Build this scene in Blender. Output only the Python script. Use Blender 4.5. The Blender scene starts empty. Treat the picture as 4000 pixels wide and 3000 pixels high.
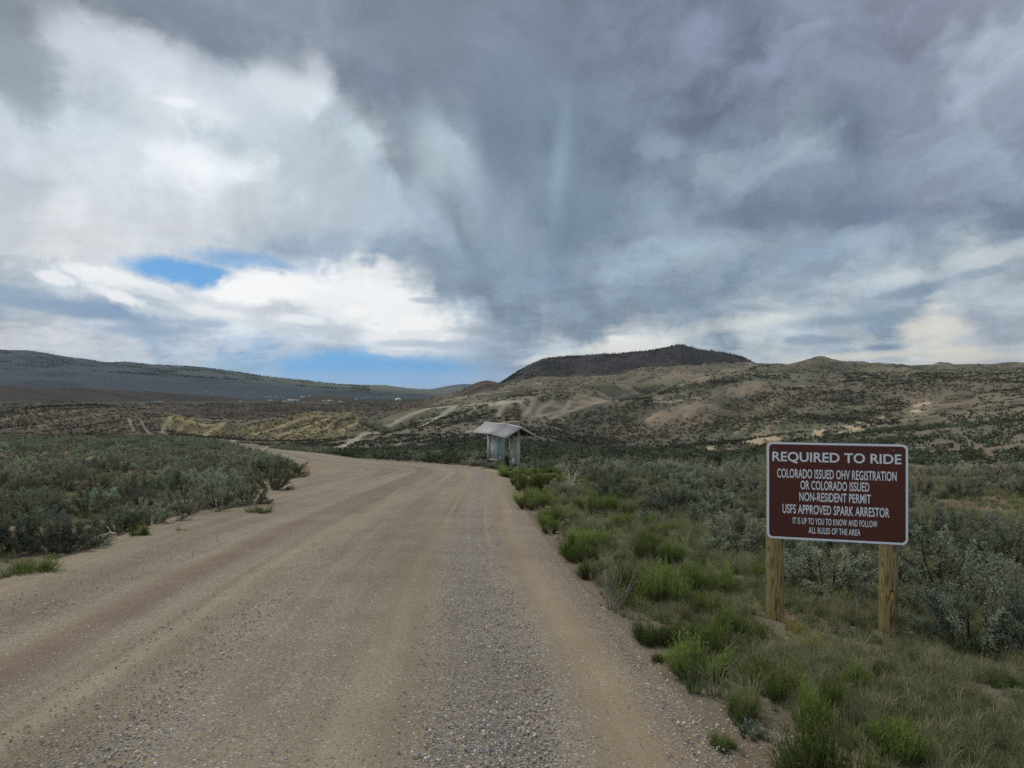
import bpy, math, random
import numpy as np
from mathutils import Vector, Matrix

R = math.radians
scene = bpy.context.scene
COL = scene.collection
EYE = 1.7
FS = 1534.0          # focal length in the units of the layout drawing (picture 2212 units wide)
CX, HY = 1106.0, 830.0

# ------------------------------------------------------------------ camera
cam_data = bpy.data.cameras.new("camera")
cam = bpy.data.objects.new("camera", cam_data)
COL.objects.link(cam)
cam.location = (0, 0, EYE)
cam.rotation_euler = (R(90), 0, 0)
cam_data.sensor_width = 36.0
cam_data.lens = 36.0 * FS / 2212.0
cam_data.clip_start = 0.1
cam_data.clip_end = 120000
scene.camera = cam

# ------------------------------------------------------------------ view
scene.view_settings.view_transform = 'Standard'
scene.view_settings.look = 'None'
scene.view_settings.exposure = 0.25
scene.view_settings.gamma = 1.0
scene.view_settings.use_curve_mapping = False
scene.cycles.max_bounces = 6
scene.cycles.diffuse_bounces = 3
scene.cycles.transmission_bounces = 3
scene.cycles.volume_bounces = 0
scene.cycles.transparent_max_bounces = 6
scene.cycles.use_denoising = False
scene.cycles.use_adaptive_sampling = True
scene.cycles.adaptive_threshold = 0.012
scene.cycles.adaptive_min_samples = 40

# ------------------------------------------------------------------ sun (behind cloud: weak and very soft)
SUN_EL, SUN_AZ = R(50), R(-52)       # azimuth from +Y, positive towards +X
sun_data = bpy.data.lights.new("sun", 'SUN')
sun_data.energy = 1.5
sun_data.angle = R(10)
sun_data.color = (1.0, 0.93, 0.82)
sun = bpy.data.objects.new("sun", sun_data)
COL.objects.link(sun)
sd = Vector((math.sin(SUN_AZ) * math.cos(SUN_EL), math.cos(SUN_AZ) * math.cos(SUN_EL), math.sin(SUN_EL)))
sun.rotation_euler = sd.to_track_quat('Z', 'Y').to_euler()
sun.location = (-30, 40, 60)

def lin(c):
    c = np.asarray(c, float) / 255.0
    return np.where(c <= 0.04045, c / 12.92, ((c + 0.055) / 1.055) ** 2.4)

# ------------------------------------------------------------------ sky (world): daylight sky seen through holes of a cloud deck
class NT:
    """small helper for building node trees"""
    def __init__(self, tree):
        self.t = tree; self.n = tree.nodes; self.l = tree.links
    def new(self, kind, **kw):
        nd = self.n.new(kind)
        for k, v in kw.items(): setattr(nd, k, v)
        return nd
    def put(self, sock, v):
        if isinstance(v, bpy.types.NodeSocket): self.l.new(v, sock)
        elif v is not None:
            if isinstance(v, (tuple, list, np.ndarray)):
                v = [float(q) for q in v]
                if len(v) == 3 and sock.type == 'RGBA': v.append(1.0)
                sock.default_value = v
            else: sock.default_value = float(v)
    def math(self, op, a, b=None, c=None, clamp=False):
        nd = self.new('ShaderNodeMath', operation=op, use_clamp=clamp)
        self.put(nd.inputs[0], a)
        if b is not None: self.put(nd.inputs[1], b)
        if c is not None: self.put(nd.inputs[2], c)
        return nd.outputs[0]
    def vmath(self, op, a, b=None):
        nd = self.new('ShaderNodeVectorMath', operation=op)
        self.put(nd.inputs[0], a)
        if b is not None: 
            if op == 'SCALE': self.put(nd.inputs['Scale'], b)
            else: self.put(nd.inputs[1], b)
        return nd.outputs['Value'] if op in ('LENGTH', 'DOT_PRODUCT', 'DISTANCE') else nd.outputs[0]
    def noise(self, vec, scale, detail=4, rough=0.5, dist=0.0, ntype='FBM', color=False):
        nd = self.new('ShaderNodeTexNoise', noise_dimensions='3D')
        nd.noise_type = ntype
        self.put(nd.inputs['Vector'], vec)
        nd.inputs['Scale'].default_value = scale
        nd.inputs['Detail'].default_value = detail
        nd.inputs['Roughness'].default_value = rough
        nd.inputs['Distortion'].default_value = dist
        return nd.outputs['Color' if color else 'Fac']
    def rng(self, v, a, b, c=0.0, d=1.0, smooth=False):
        nd = self.new('ShaderNodeMapRange')
        nd.interpolation_type = 'SMOOTHSTEP' if smooth else 'LINEAR'
        self.put(nd.inputs[0], v)
        for i, q in enumerate((a, b, c, d)): self.put(nd.inputs[1 + i], q)
        return nd.outputs[0]
    def mix(self, f, a, b, mode='MIX'):
        nd = self.new('ShaderNodeMix', data_type='RGBA', blend_type=mode)
        self.put(nd.inputs[0], f); self.put(nd.inputs[6], a); self.put(nd.inputs[7], b)
        return nd.outputs[2]
    def comb(self, x, y, z):
        nd = self.new('ShaderNodeCombineXYZ')
        self.put(nd.inputs[0], x); self.put(nd.inputs[1], y); self.put(nd.inputs[2], z)
        return nd.outputs[0]
    def sep(self, v):
        nd = self.new('ShaderNodeSeparateXYZ'); self.put(nd.inputs[0], v)
        return nd.outputs
    def ramp(self, f, stops, interp='LINEAR'):
        nd = self.new('ShaderNodeValToRGB'); cr = nd.color_ramp; cr.interpolation = interp
        while len(cr.elements) > 1: cr.elements.remove(cr.elements[-1])
        cr.elements[0].position = stops[0][0]; cr.elements[0].color = (*[float(q) for q in stops[0][1]], 1)
        for p, c in stops[1:]:
            e = cr.elements.new(p); e.color = (*[float(q) for q in c], 1)
        self.put(nd.inputs[0], f)
        return nd.outputs[0]

# cloud brightness/colour observed across the sky (layout x, y, sRGB)
SKY = [
 (0,0,135,146,158),(200,0,138,148,163),(400,0,133,144,160),(600,0,134,145,162),(800,0,126,138,154),(1000,0,124,134,151),
 (1200,0,122,131,149),(1400,0,116,124,143),(1600,10,112,120,139),(1750,10,132,143,160),(1900,0,128,136,154),(2050,0,128,134,152),(2212,10,140,149,165),
 (25,25,140,150,162),(0,125,148,160,170),(50,170,142,155,165),(100,95,190,196,207),(200,80,202,210,220),(300,30,136,148,162),(450,90,134,147,164),
 (350,130,208,215,224),(550,160,200,210,220),(660,185,212,221,229),(750,150,126,140,157),(850,200,124,138,155),(950,120,124,135,152),
 (75,205,158,170,180),(150,175,186,195,205),(400,218,230,236,242),(300,230,208,216,224),(200,240,196,208,216),
 (450,290,188,201,211),(60,290,212,222,230),(200,300,208,217,225),(425,360,240,246,251),(380,345,228,236,243),(500,370,232,240,246),
 (650,330,184,199,209),(775,320,188,203,213),(720,260,172,187,198),(830,270,136,150,163),(870,350,146,160,171),(900,395,160,175,186),
 (935,330,178,196,207),(960,380,168,186,198),(1000,250,122,136,154),(1020,330,128,143,160),
 (25,360,194,200,210),(90,390,196,203,212),(250,430,208,214,221),(180,420,222,228,233),(350,450,210,215,222),(0,450,203,211,219),
 (125,520,224,228,231),(250,500,220,224,228),(550,430,206,214,221),(650,460,186,200,210),(500,500,206,213,218),(800,460,178,194,206),
 (900,480,165,182,195),(1000,450,146,164,179),(700,560,160,178,195),(850,560,142,162,182),(950,560,138,157,175),(1050,550,134,154,172),
 (0,560,205,212,217),(60,600,190,200,208),(1050,650,128,148,167),(960,660,150,168,184),(980,610,132,152,171),
 (500,550,170,188,205),(620,590,150,172,196),(350,545,205,213,220),(420,520,212,218,223),
 (1200,100,122,134,152),(1100,200,120,134,154),(1300,60,133,146,166),(1400,100,120,130,150),(1510,90,136,149,171),(1450,60,124,133,153),
 (1630,60,106,117,137),(1560,130,122,132,153),(1700,110,136,148,170),(1806,50,150,163,182),(1790,110,142,155,176),(1985,110,126,133,153),(1880,140,134,144,164),
 (2180,70,166,179,193),(2100,130,152,164,180),(1200,300,118,136,156),(1150,330,128,146,166),(1212,360,136,156,174),(1300,200,128,142,163),
 (1400,230,118,130,150),(1490,262,108,118,139),(1600,190,126,136,158),(1560,290,116,130,150),(1440,290,138,156,174),(1731,322,148,165,180),(1831,305,116,131,150),
 (1960,280,134,146,166),(2106,215,158,171,187),(2212,200,150,163,180),(2140,340,150,165,180),(2212,300,128,142,160),(2010,360,138,152,170),
 (1560,385,144,160,173),(1640,350,140,156,172),(1350,350,114,132,151),(1480,400,122,137,157),(1400,430,132,150,167),(1640,462,110,128,147),(1560,440,120,137,156),
 (1740,420,130,146,165),(1831,462,114,131,151),(1900,430,124,140,160),(2000,460,126,141,160),(2150,440,116,133,154),(2212,460,112,130,150),
 (1640,520,142,159,172),(1850,505,146,163,178),(2050,510,152,168,181),(2200,530,150,166,180),(1456,550,150,168,181),(1370,580,146,165,182),(1560,520,148,165,178),
 (1256,500,120,140,159),(1200,450,124,144,162),(1131,600,138,157,172),(1110,500,142,160,176),(1200,620,126,147,166),(1306,700,122,143,162),(1250,740,128,148,166),
 (1450,640,130,150,170),(1600,600,130,152,174),(1750,570,136,156,176),(1700,640,146,162,176),(1520,700,128,148,166),(1380,660,132,152,170),
 (1350,755,226,228,224),(1420,740,206,211,213),(1500,735,160,175,186),(1600,705,192,202,206),(1680,680,196,206,211),(1800,660,176,190,199),
 (1931,612,192,203,212),(1850,600,172,188,199),(1956,628,124,146,166),(2156,545,198,208,214),(2080,570,176,190,200),(2156,610,164,178,190),
 (1680,740,170,186,196),(1780,720,156,174,188),(1900,700,126,150,172),(1820,760,200,206,206),(2006,715,214,214,206),(1960,745,196,200,200),(2060,770,218,216,208),
 (2181,690,150,162,175),(2212,640,170,182,192),(2120,740,176,184,192),(2212,770,186,192,198),(1700,780,196,205,208),(1860,785,190,200,206),
 (1180,775,196,206,214),(1100,780,150,168,188),(1110,700,130,150,170),(1040,740,152,170,188),(1000,720,186,198,208),(930,700,238,240,240),
 (575,625,252,253,253),(500,640,246,248,249),(680,620,236,240,242),(800,640,243,245,245),(880,640,232,236,238),(740,690,212,219,226),(850,725,236,239,241),
 (200,600,228,234,240),(120,610,200,210,220),(300,640,206,216,226),(260,672,142,167,193),(180,655,166,184,202),(420,690,206,216,226),(340,718,152,174,196),
 (0,640,152,170,189),(60,660,160,178,194),(60,700,216,221,225),(150,720,218,222,226),(250,745,206,213,220),(500,720,214,221,227),(600,700,216,222,228),
 (420,760,190,204,218),(520,790,152,184,214),(640,740,190,206,220),(330,790,196,208,220),(100,750,206,212,220),(0,760,214,218,221),(900,765,170,188,206),(1000,765,150,172,194),
 (200,790,200,210,218),(700,820,140,180,218),(950,820,140,172,208),(1100,820,150,176,204),(1500,820,180,190,200),(2000,820,200,205,205),(0,820,205,212,218),
]
SKYA = np.array(SKY, float)
SKYXY, SKYC = SKYA[:, :2], lin(SKYA[:, 2:])
def sky_at(px, py):
    px = min(max(px, 0), 2212); py = min(max(py, 0), 826)
    d = np.hypot(SKYXY[:, 0] - px, (SKYXY[:, 1] - py) * 1.25)
    w = 1.0 / (d ** 2 + 12 ** 2) ** 2
    return (SKYC * w[:, None]).sum(0) / w.sum()

def px_dir(px, py):                         # layout position -> azimuth, elevation (degrees)
    x, z = (px - CX) / FS, (HY - py) / FS
    az = math.atan(x); el = math.atan(z * math.cos(az))
    return math.degrees(az), math.degrees(el)
def dir_px(az, el):
    az = R(az)
    return CX + FS * math.tan(az), HY - FS * math.tan(R(el)) / math.cos(az)

world = bpy.data.worlds.new("World")
scene.world = world
world.use_nodes = True
world.cycles.sampling_method = 'MANUAL'
world.cycles.sample_map_resolution = 256
W = NT(world.node_tree)
W.n.clear()
tc = W.new('ShaderNodeTexCoord')
D = W.vmath('NORMALIZE', tc.outputs['Generated'])
dx, dy, dz = W.sep(D)
az = W.math('MULTIPLY', W.math('ARCTAN2', dx, dy), 180 / math.pi)
el = W.math('MULTIPLY', W.math('ARCSINE', dz), 180 / math.pi)
# cloud-deck perspective coordinates for the detail noise
inv = W.math('DIVIDE', 1.0, W.math('ADD', W.math('ABSOLUTE', dz), 0.16))
deck = W.comb(W.math('MULTIPLY', dx, inv), W.math('MULTIPLY', dy, inv), W.math('MULTIPLY', dz, 1.5))
n1 = W.noise(D, 9.0, 4, 0.6, 0.2, color=True)
n2 = W.noise(deck, 5.0, 4, 0.6, 0.4, color=True)
w1 = W.vmath('SUBTRACT', n1, (0.5, 0.5, 0.5)); w2 = W.vmath('SUBTRACT', n2, (0.5, 0.5, 0.5))
warp = W.vmath('ADD', W.vmath('MULTIPLY', w1, (9.0, 8.0, 0)), W.vmath('MULTIPLY', w2, (3.0, 1.6, 0)))
AE = W.comb(az, el, 0.0)
AW = W.vmath('ADD', AE, warp)
azw, elw, _ = W.sep(AW)
azf = W.math('DIVIDE', W.math('ADD', azw, 180.0), 360.0)
rows = [0.3 + 1.5 * i for i in range(20)] + [31.5]
cols = [-180, -110, -60] + [-38 + 76 * i / 54 for i in range(55)] + [60, 110, 180]
total = None
for j, e in enumerate(rows):
    stops = []
    for a in cols:
        if abs(a) <= 38: c = sky_at(*dir_px(a, e))
        else:
            side = sky_at(0 if a < 0 else 2212, dir_px(35.7, e)[1])
            m = (sky_at(0, dir_px(35.7, e)[1]) + sky_at(2212, dir_px(35.7, e)[1])) / 2
            k = {60: 0.1, 110: 0.6, 180: 1.0}[abs(a)]
            c = (side * (1 - k) + m * k) * (1 + .55 * k)      # the cloud behind the viewer is thinner and brighter
        stops.append(((a + 180) / 360, c))
    rc = W.mix(W.math('GREATER_THAN', azf, 0.5), W.ramp(azf, [q for q in stops if q[0] <= 0.5001]), W.ramp(azf, [q for q in stops if q[0] >= 0.4999]))
    if j == 0: wt = W.rng(elw, rows[0], rows[1], 1, 0)
    elif j == len(rows) - 1: wt = W.rng(elw, rows[-2], rows[-1], 0, 1)
    else:
        up = W.rng(elw, rows[j - 1], e, 0, 1); dn = W.rng(elw, e, rows[j + 1], 1, 0)
        wt = W.math('MULTIPLY', up, dn)
    term = W.vmath('SCALE', rc, wt)
    total = term if total is None else W.vmath('ADD', total, term)
cloud = total
# fine modelling of the cloud base
hi = W.rng(el, 3, 14, 0, 1)
nd1 = W.noise(D, 7.0, 8, 0.64, 0.3)
nd2 = W.noise(deck, 5.0, 5, 0.62, 0.3)
amp = W.math('ADD', W.math('MULTIPLY', W.math('SUBTRACT', nd1, 0.5), 0.76), W.math('MULTIPLY', W.math('SUBTRACT', nd2, 0.5), W.rng(el, 3, 14, 0.5, 0.12)))
# falling rain streaks under the dark cloud
fan = W.math('MULTIPLY', W.math('ARCTAN2', W.math('SUBTRACT', az, 1.2), W.math('ADD', el, 3.5)), 57.3)
fan = W.math('ADD', fan, W.math('MULTIPLY', W.math('SUBTRACT', nd1, 0.5), 26))
st = W.noise(W.comb(W.math('MULTIPLY', fan, 0.13), W.math('MULTIPLY', el, 0.07), 3.0), 1.0, 3, 0.5)
stm = W.math('MULTIPLY', W.rng(W.math('ABSOLUTE', W.math('ADD', fan, 3)), 22, 48, 1, 0, True), W.math('MULTIPLY', W.rng(el, 2, 7, 0, 1, True), W.rng(el, 20, 28, 1, .2, True)))
amp = W.math('ADD', amp, W.math('MULTIPLY', W.math('MULTIPLY', W.math('SUBTRACT', st, 0.5), 0.36), stm))
# crisp broken detail low in the sky
nlow = W.noise(W.comb(W.math('MULTIPLY', az, 0.20), W.math('MULTIPLY', el, 0.62), 5.0), 1.0, 8, 0.66, 0.25)
amp = W.math('ADD', amp, W.math('MULTIPLY', W.math('MULTIPLY', W.math('SUBTRACT', nlow, 0.5), 0.8), W.rng(el, 6, 12, 1, 0, True)))
# slanting rolls of the deck on the side away from the sun
ra, rb = math.cos(R(24)), math.sin(R(24))
al_ = W.math('ADD', W.math('MULTIPLY', azw, ra), W.math('MULTIPLY', elw, rb)); ac_ = W.math('SUBTRACT', W.math('MULTIPLY', elw, ra), W.math('MULTIPLY', azw, rb))
rl = W.noise(W.comb(W.math('MULTIPLY', al_, 0.085), W.math('MULTIPLY', ac_, 0.26), 7.0), 1.0, 5, 0.6, 0.2)
rlm = W.math('MULTIPLY', W.rng(az, 2, 12, 0, 1, True), W.rng(el, 2, 8, 0.25, 1, True))
amp = W.math('ADD', amp, W.math('MULTIPLY', W.math('MULTIPLY', W.math('SUBTRACT', rl, 0.5), 1.05), rlm))
# sharper borders between the storm cloud and the bright cloud behind it
nb = W.noise(D, 22.0, 5, 0.62, 0.3)
nb2 = W.noise(W.comb(W.math('MULTIPLY', az, 0.12), W.math('MULTIPLY', el, 0.42), 1.0), 1.0, 4, 0.6, 0.3)
def border(pts, width, amount, rough, crisp=0.13):
    global amp
    q = [px_dir(*p) for p in pts]; lo, hi = q[0][0], q[-1][0]
    azn = W.math('ADD', az, W.math('MULTIPLY', W.math('SUBTRACT', nd1, 0.5), rough * 1.2))
    f = W.rng(azn, lo, hi, 0, 1)
    B = W.math('MULTIPLY', W.sep(W.ramp(f, [((a - lo) / (hi - lo), (e / 40.0,) * 3) for a, e in q]))[0], 40.0)
    e = W.math('ADD', W.math('SUBTRACT', el, B), W.math('MULTIPLY', W.math('SUBTRACT', nd1, 0.5), rough))
    e = W.math('DIVIDE', W.math('ADD', e, W.math('MULTIPLY', W.math('SUBTRACT', nb, 0.5), rough * .8)), width)
    sg = W.math('SUBTRACT', W.rng(e, -crisp, crisp, 1, 0, True), 0.5)
    env = W.math('MULTIPLY', W.rng(W.math('ABSOLUTE', e), 0, 1.4, 1, 0, True), W.math('MULTIPLY', W.rng(az, lo, lo + 3, 0, 1, True), W.rng(az, hi - 3, hi, 1, 0, True)))
    amp = W.math('ADD', amp, W.math('MULTIPLY', W.math('MULTIPLY', sg, env), amount))
border([(40,120),(100,62),(160,56),(260,88),(400,124),(550,152),(640,166),(695,176),(730,225),(780,268),(830,318),(862,392),(905,400),(950,440),(1000,520),(1060,600)], 3.4, .36, 3.4, .34)
border([(905,270),(925,262),(960,275),(1000,330),(1030,400),(1060,470)], 2.4, .16, 3.5, .8)
border([(960,690),(1010,640),(1100,720),(1180,740),(1260,735),(1340,716),(1420,700),(1500,700),(1600,668),(1700,650),(1850,610),(1960,560),(2100,535),(2212,520)], 2.2, .20, 4.0, .4)
border([(1240,620),(1300,580),(1400,545),(1500,510),(1600,492),(1720,486),(1860,480),(2000,474),(2212,478)], 2.6, .20, 3.0, .35)
border([(1380,250),(1440,285),(1500,292),(1560,262),(1640,285),(1730,300),(1800,325),(1900,330)], 1.8, .22, 3.5, .35)
border([(1480,110),(1600,150),(1720,95),(1820,110),(1950,140),(2060,90),(2212,40)], 2.0, .16, 4.0, .4)
cloud = W.vmath('SCALE', cloud, W.math('ADD', 1.0, amp))

# crisper cumulus pieces: ellipse masks with eroded edges
nbs = W.math('SUBTRACT', nb, 0.5)
nb2s = W.math('SUBTRACT', nb2, 0.5)
def mask(px, py, rx, ry, rot=0, soft=0.35, rough=1.2, fine=True):
    a, e = px_dir(px, py)
    k = math.cos(R(a)) * 57.3 / FS
    mp = W.new('ShaderNodeMapping', vector_type='TEXTURE')
    W.put(mp.inputs['Vector'], AE)
    mp.inputs['Location'].default_value = (a, e, 0)
    mp.inputs['Rotation'].default_value = (0, 0, R(rot))
    mp.inputs['Scale'].default_value = (rx * k * math.cos(R(a)), ry * k, 1)
    d = W.vmath('LENGTH', mp.outputs[0])
    d = W.math('ADD', d, W.math('MULTIPLY', nbs if fine else nb2s, rough * 2))
    return W.rng(d, 1 - soft, 1 + soft, 1, 0, True)
def blob(col, px, py, rx, ry, rot=0, soft=0.35, rough=1.2, op=1.0, fine=True):
    global cloud
    m = W.math('MULTIPLY', mask(px, py, rx, ry, rot, soft, rough, fine), op)
    cloud = W.mix(m, cloud, tuple(lin(col)))
blob((204,213,222), 430, 170, 210, 44, -14, 0.6, 0.5, 0.7)
blob((212,221,228), 615, 190, 80, 40, -24, 0.3, 0.45, 0.75)
blob((206,213,222), 190, 90, 90, 44, -10, 0.7, 0.6, 0.6)
blob((152,164,174), 40, 180, 60, 60, 0, 0.8, 0.4, 0.6)
blob((120,132,150), 560, 95, 330, 34, -11, 0.7, 0.3, 0.55)
blob((180,198,209), 935, 330, 40, 80, 8, 0.8, 0.5, 0.6, False)
blob((136,150,164), 868, 340, 26, 80, 14, 0.8, 0.5, 0.5, False)
blob((150,172,190), 1212, 345, 16, 95, -6, 0.9, 0.5, 0.45, False)
blob((168,186,199), 1010, 330, 26, 80, 10, 0.9, 0.5, 0.4, False)
blob((110,126,146), 1090, 300, 40, 130, 0, 0.9, 0.4, 0.5, False)
blob((112,128,148), 1300, 420, 60, 120, -20, 0.9, 0.4, 0.4, False)
blob((246,250,253), 425, 358, 70, 34, -10, 0.6, 1.2, 0.6)
blob((240,245,248), 390, 222, 40, 10, 0, 0.5, 1.0, 0.8, False)
blob((106,116,137), 1500, 268, 55, 22, 12, 0.5, 1.2, 0.6)
blob((160,176,190), 1720, 330, 80, 14, 28, 0.6, 1.4, 0.6)
blob((110,128,147), 1640, 466, 120, 20, 0, 0.4, 1.2, 0.6)
blob((112,128,150), 1850, 466, 90, 18, 0, 0.4, 1.2, 0.6)
blob((132,158,188), 250, 672, 200, 20, -4, 0.6, 0.9, 0.75, False)
blob((140,164,190), 340, 716, 110, 16, 0, 0.6, 0.9, 0.7, False)
blob((150,172,194), 60, 640, 130, 16, -8, 0.6, 0.9, 0.6, False)
blob((252,253,253), 575, 628, 135, 34, 8, 0.35, 0.9, 0.95)
blob((244,246,247), 800, 652, 150, 46, -8, 0.5, 0.9, 0.85)
blob((246,249,251), 215, 596, 90, 22, -12, 0.3, 1.3, 0.8)
blob((240,243,245), 330, 622, 70, 14, -18, 0.3, 1.2, 0.8)
blob((214,221,227), 430, 668, 230, 26, -8, 0.35, 1.3, 0.75)
blob((238,241,243), 750, 682, 40, 18, 0, 0.25, 1.4, 0.85)
blob((240,242,243), 860, 724, 95, 24, -4, 0.35, 1.5, 0.85)
blob((250,250,248), 920, 700, 60, 18, 0, 0.35, 1.3, 0.8)
blob((150,170,190), 925, 650, 40, 7, 0, 0.4, 1.0, 0.6, False)
blob((170,188,206), 980, 745, 130, 9, 0, 0.5, 1.0, 0.6, False)
blob((232,232,226), 1345, 752, 90, 22, 8, 0.5, 1.3, 0.8)
blob((226,230,228), 1195, 770, 60, 10, 12, 0.5, 1.2, 0.6)
blob((206,214,218), 1930, 604, 70, 18, 0, 0.5, 1.5, 0.7)
blob((122,144,165), 1965, 630, 80, 12, 12, 0.6, 1.2, 0.6, True)
blob((222,224,218), 1610, 700, 120, 18, 6, 0.6, 1.4, 0.55)
blob((124,148,170), 1850, 690, 150, 12, 3, 0.7, 1.1, 0.55, True)
blob((224,222,210), 2010, 712, 80, 22, 6, 0.5, 1.5, 0.75)
blob((228,224,206), 1900, 768, 190, 9, 3, 0.6, 1.2, 0.7, False)
blob((112,136,160), 1905, 751, 42, 7, 0, 0.5, 1.0, 0.75, True)
blob((222,218,204), 2080, 772, 110, 10, 0, 0.6, 1.2, 0.7, False)
blob((214,221,228), 690, 165, 30, 40, 30, 0.6, 1.0, 0.5)
blob((138,162,188), 150, 668, 120, 13, -6, 0.5, 0.8, 0.7)
blob((250,251,252), 120, 600, 60, 12, -10, 0.35, 1.2, 0.7)
blob((170,188,206), 330, 652, 60, 9, -14, 0.5, 1.1, 0.6)
blob((247,248,249), 255, 640, 46, 12, -16, 0.35, 1.3, 0.75)
blob((158,180,202), 455, 700, 60, 9, 0, 0.5, 1.0, 0.6)
blob((242,244,246), 470, 676, 80, 12, -8, 0.35, 1.3, 0.7)
blob((244,246,247), 640, 690, 60, 12, -4, 0.35, 1.3, 0.7)
blob((190,200,210), 700, 712, 90, 9, 0, 0.5, 1.2, 0.6)
blob((250,250,249), 768, 674, 22, 12, 0, 0.3, 1.3, 0.85)
blob((248,249,248), 840, 712, 60, 10, -6, 0.3, 1.5, 0.8)
blob((226,232,236), 930, 725, 70, 10, 0, 0.4, 1.5, 0.7)
blob((175,192,208), 880, 742, 80, 7, 0, 0.5, 1.2, 0.6)
blob((118,136,155), 1660, 668, 50, 8, -6, 0.7, 1.2, 0.4)
blob((200,208,212), 2140, 556, 90, 20, 10, 0.5, 1.6, 0.65)
blob((134,152,172), 2120, 590, 70, 10, 8, 0.5, 1.4, 0.6)
blob((126,146,168), 1760, 735, 90, 9, 0, 0.5, 1.2, 0.6)
# holes that show the clear sky
hole = W.math('MULTIPLY', W.math('MAXIMUM', mask(385, 586, 105, 26, -4, 0.45, 0.75), mask(440, 600, 70, 26, 0, 0.4, 0.7)), 0.93)
hole = W.math('MAXIMUM', hole, W.math('MULTIPLY', mask(525, 566, 110, 20, -6, 0.6, 0.8), 0.6))
hole = W.math('MAXIMUM', hole, W.math('MULTIPLY', W.math('MAXIMUM', mask(740, 792, 150, 34, 4, 0.55, 0.35), mask(850, 802, 190, 32, 0, 0.5, 0.3)), 0.97))
cut = W.math('MAXIMUM', mask(560, 628, 100, 40, 10, 0.3, 1.1), mask(270, 612, 75, 26, -20, 0.25, 1.2))
cut = W.math('MAXIMUM', cut, mask(870, 742, 95, 26, 0, 0.3, 1.2))
hole = W.math('MULTIPLY', hole, W.math('SUBTRACT', 1.0, cut))
skyt = W.new('ShaderNodeTexSky', sky_type='NISHITA')
skyt.sun_disc = False
skyt.sun_elevation = SUN_EL
skyt.sun_rotation = SUN_AZ
skyt.altitude = 2200; skyt.air_density = 1.0; skyt.dust_density = 0.3; skyt.ozone_density = 1.2
W.put(skyt.inputs['Vector'], W.vmath('NORMALIZE', W.vmath('ADD', D, (0, 0, 0.22))))
bg_sky = W.new('ShaderNodeBackground'); W.l.new(W.vmath('MULTIPLY', skyt.outputs[0], (0.52, 0.92, 1.0)), bg_sky.inputs[0]); bg_sky.inputs[1].default_value = 0.11
bg_cloud = W.new('ShaderNodeBackground'); W.put(bg_cloud.inputs[0], cloud); bg_cloud.inputs[1].default_value = 0.85
mx = W.new('ShaderNodeMixShader')
W.put(mx.inputs[0], hole); W.l.new(bg_cloud.outputs[0], mx.inputs[1]); W.l.new(bg_sky.outputs[0], mx.inputs[2])
wo = W.new('ShaderNodeOutputWorld'); W.l.new(mx.outputs[0], wo.inputs[0])
# ------------------------------------------------------------------ numeric noise
def _hash(ix, iy, seed):
    h = (ix.astype(np.int64) * 374761393 + iy.astype(np.int64) * 668265263 + seed * 1442695041) & 0xFFFFFFFF
    h = ((h ^ (h >> 13)) * 1274126177) & 0xFFFFFFFF
    return ((h ^ (h >> 16)) & 0xFFFFFF) / float(0xFFFFFF)
def vnoise(x, y, seed=0):
    ix, iy = np.floor(x), np.floor(y); fx, fy = x - ix, y - iy
    fx = fx * fx * fx * (fx * (fx * 6 - 15) + 10); fy = fy * fy * fy * (fy * (fy * 6 - 15) + 10)
    a, b = _hash(ix, iy, seed), _hash(ix + 1, iy, seed); c, d = _hash(ix, iy + 1, seed), _hash(ix + 1, iy + 1, seed)
    return (a * (1 - fx) + b * fx) * (1 - fy) + (c * (1 - fx) + d * fx) * fy
def fbm(x, y, oct=4, seed=0, rough=0.5):
    s = 0; a = 1; t = 0
    for i in range(oct):
        s = s + a * vnoise(x + 17.3 * i, y - 9.1 * i, seed + i * 7); t += a
        ca, sa = 0.8, 0.6
        x, y = (ca * x - sa * y) * 2.03, (sa * x + ca * y) * 2.03
        a *= rough
    return s / t                             # 0..1
def ridge(x, y, oct=3, seed=0):
    s = 0; a = 1; t = 0
    for i in range(oct):
        s = s + a * (1 - np.abs(2 * vnoise(x + 3.1 * i, y + 7.7 * i, seed + i * 5) - 1)); t += a
        x, y = x * 2.1 + 0.3 * y, y * 2.1 - 0.3 * x; a *= 0.5
    return s / t
def sstep(v, a, b):
    t = np.clip((v - a) / (b - a), 0, 1); return t * t * (3 - 2 * t)

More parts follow.
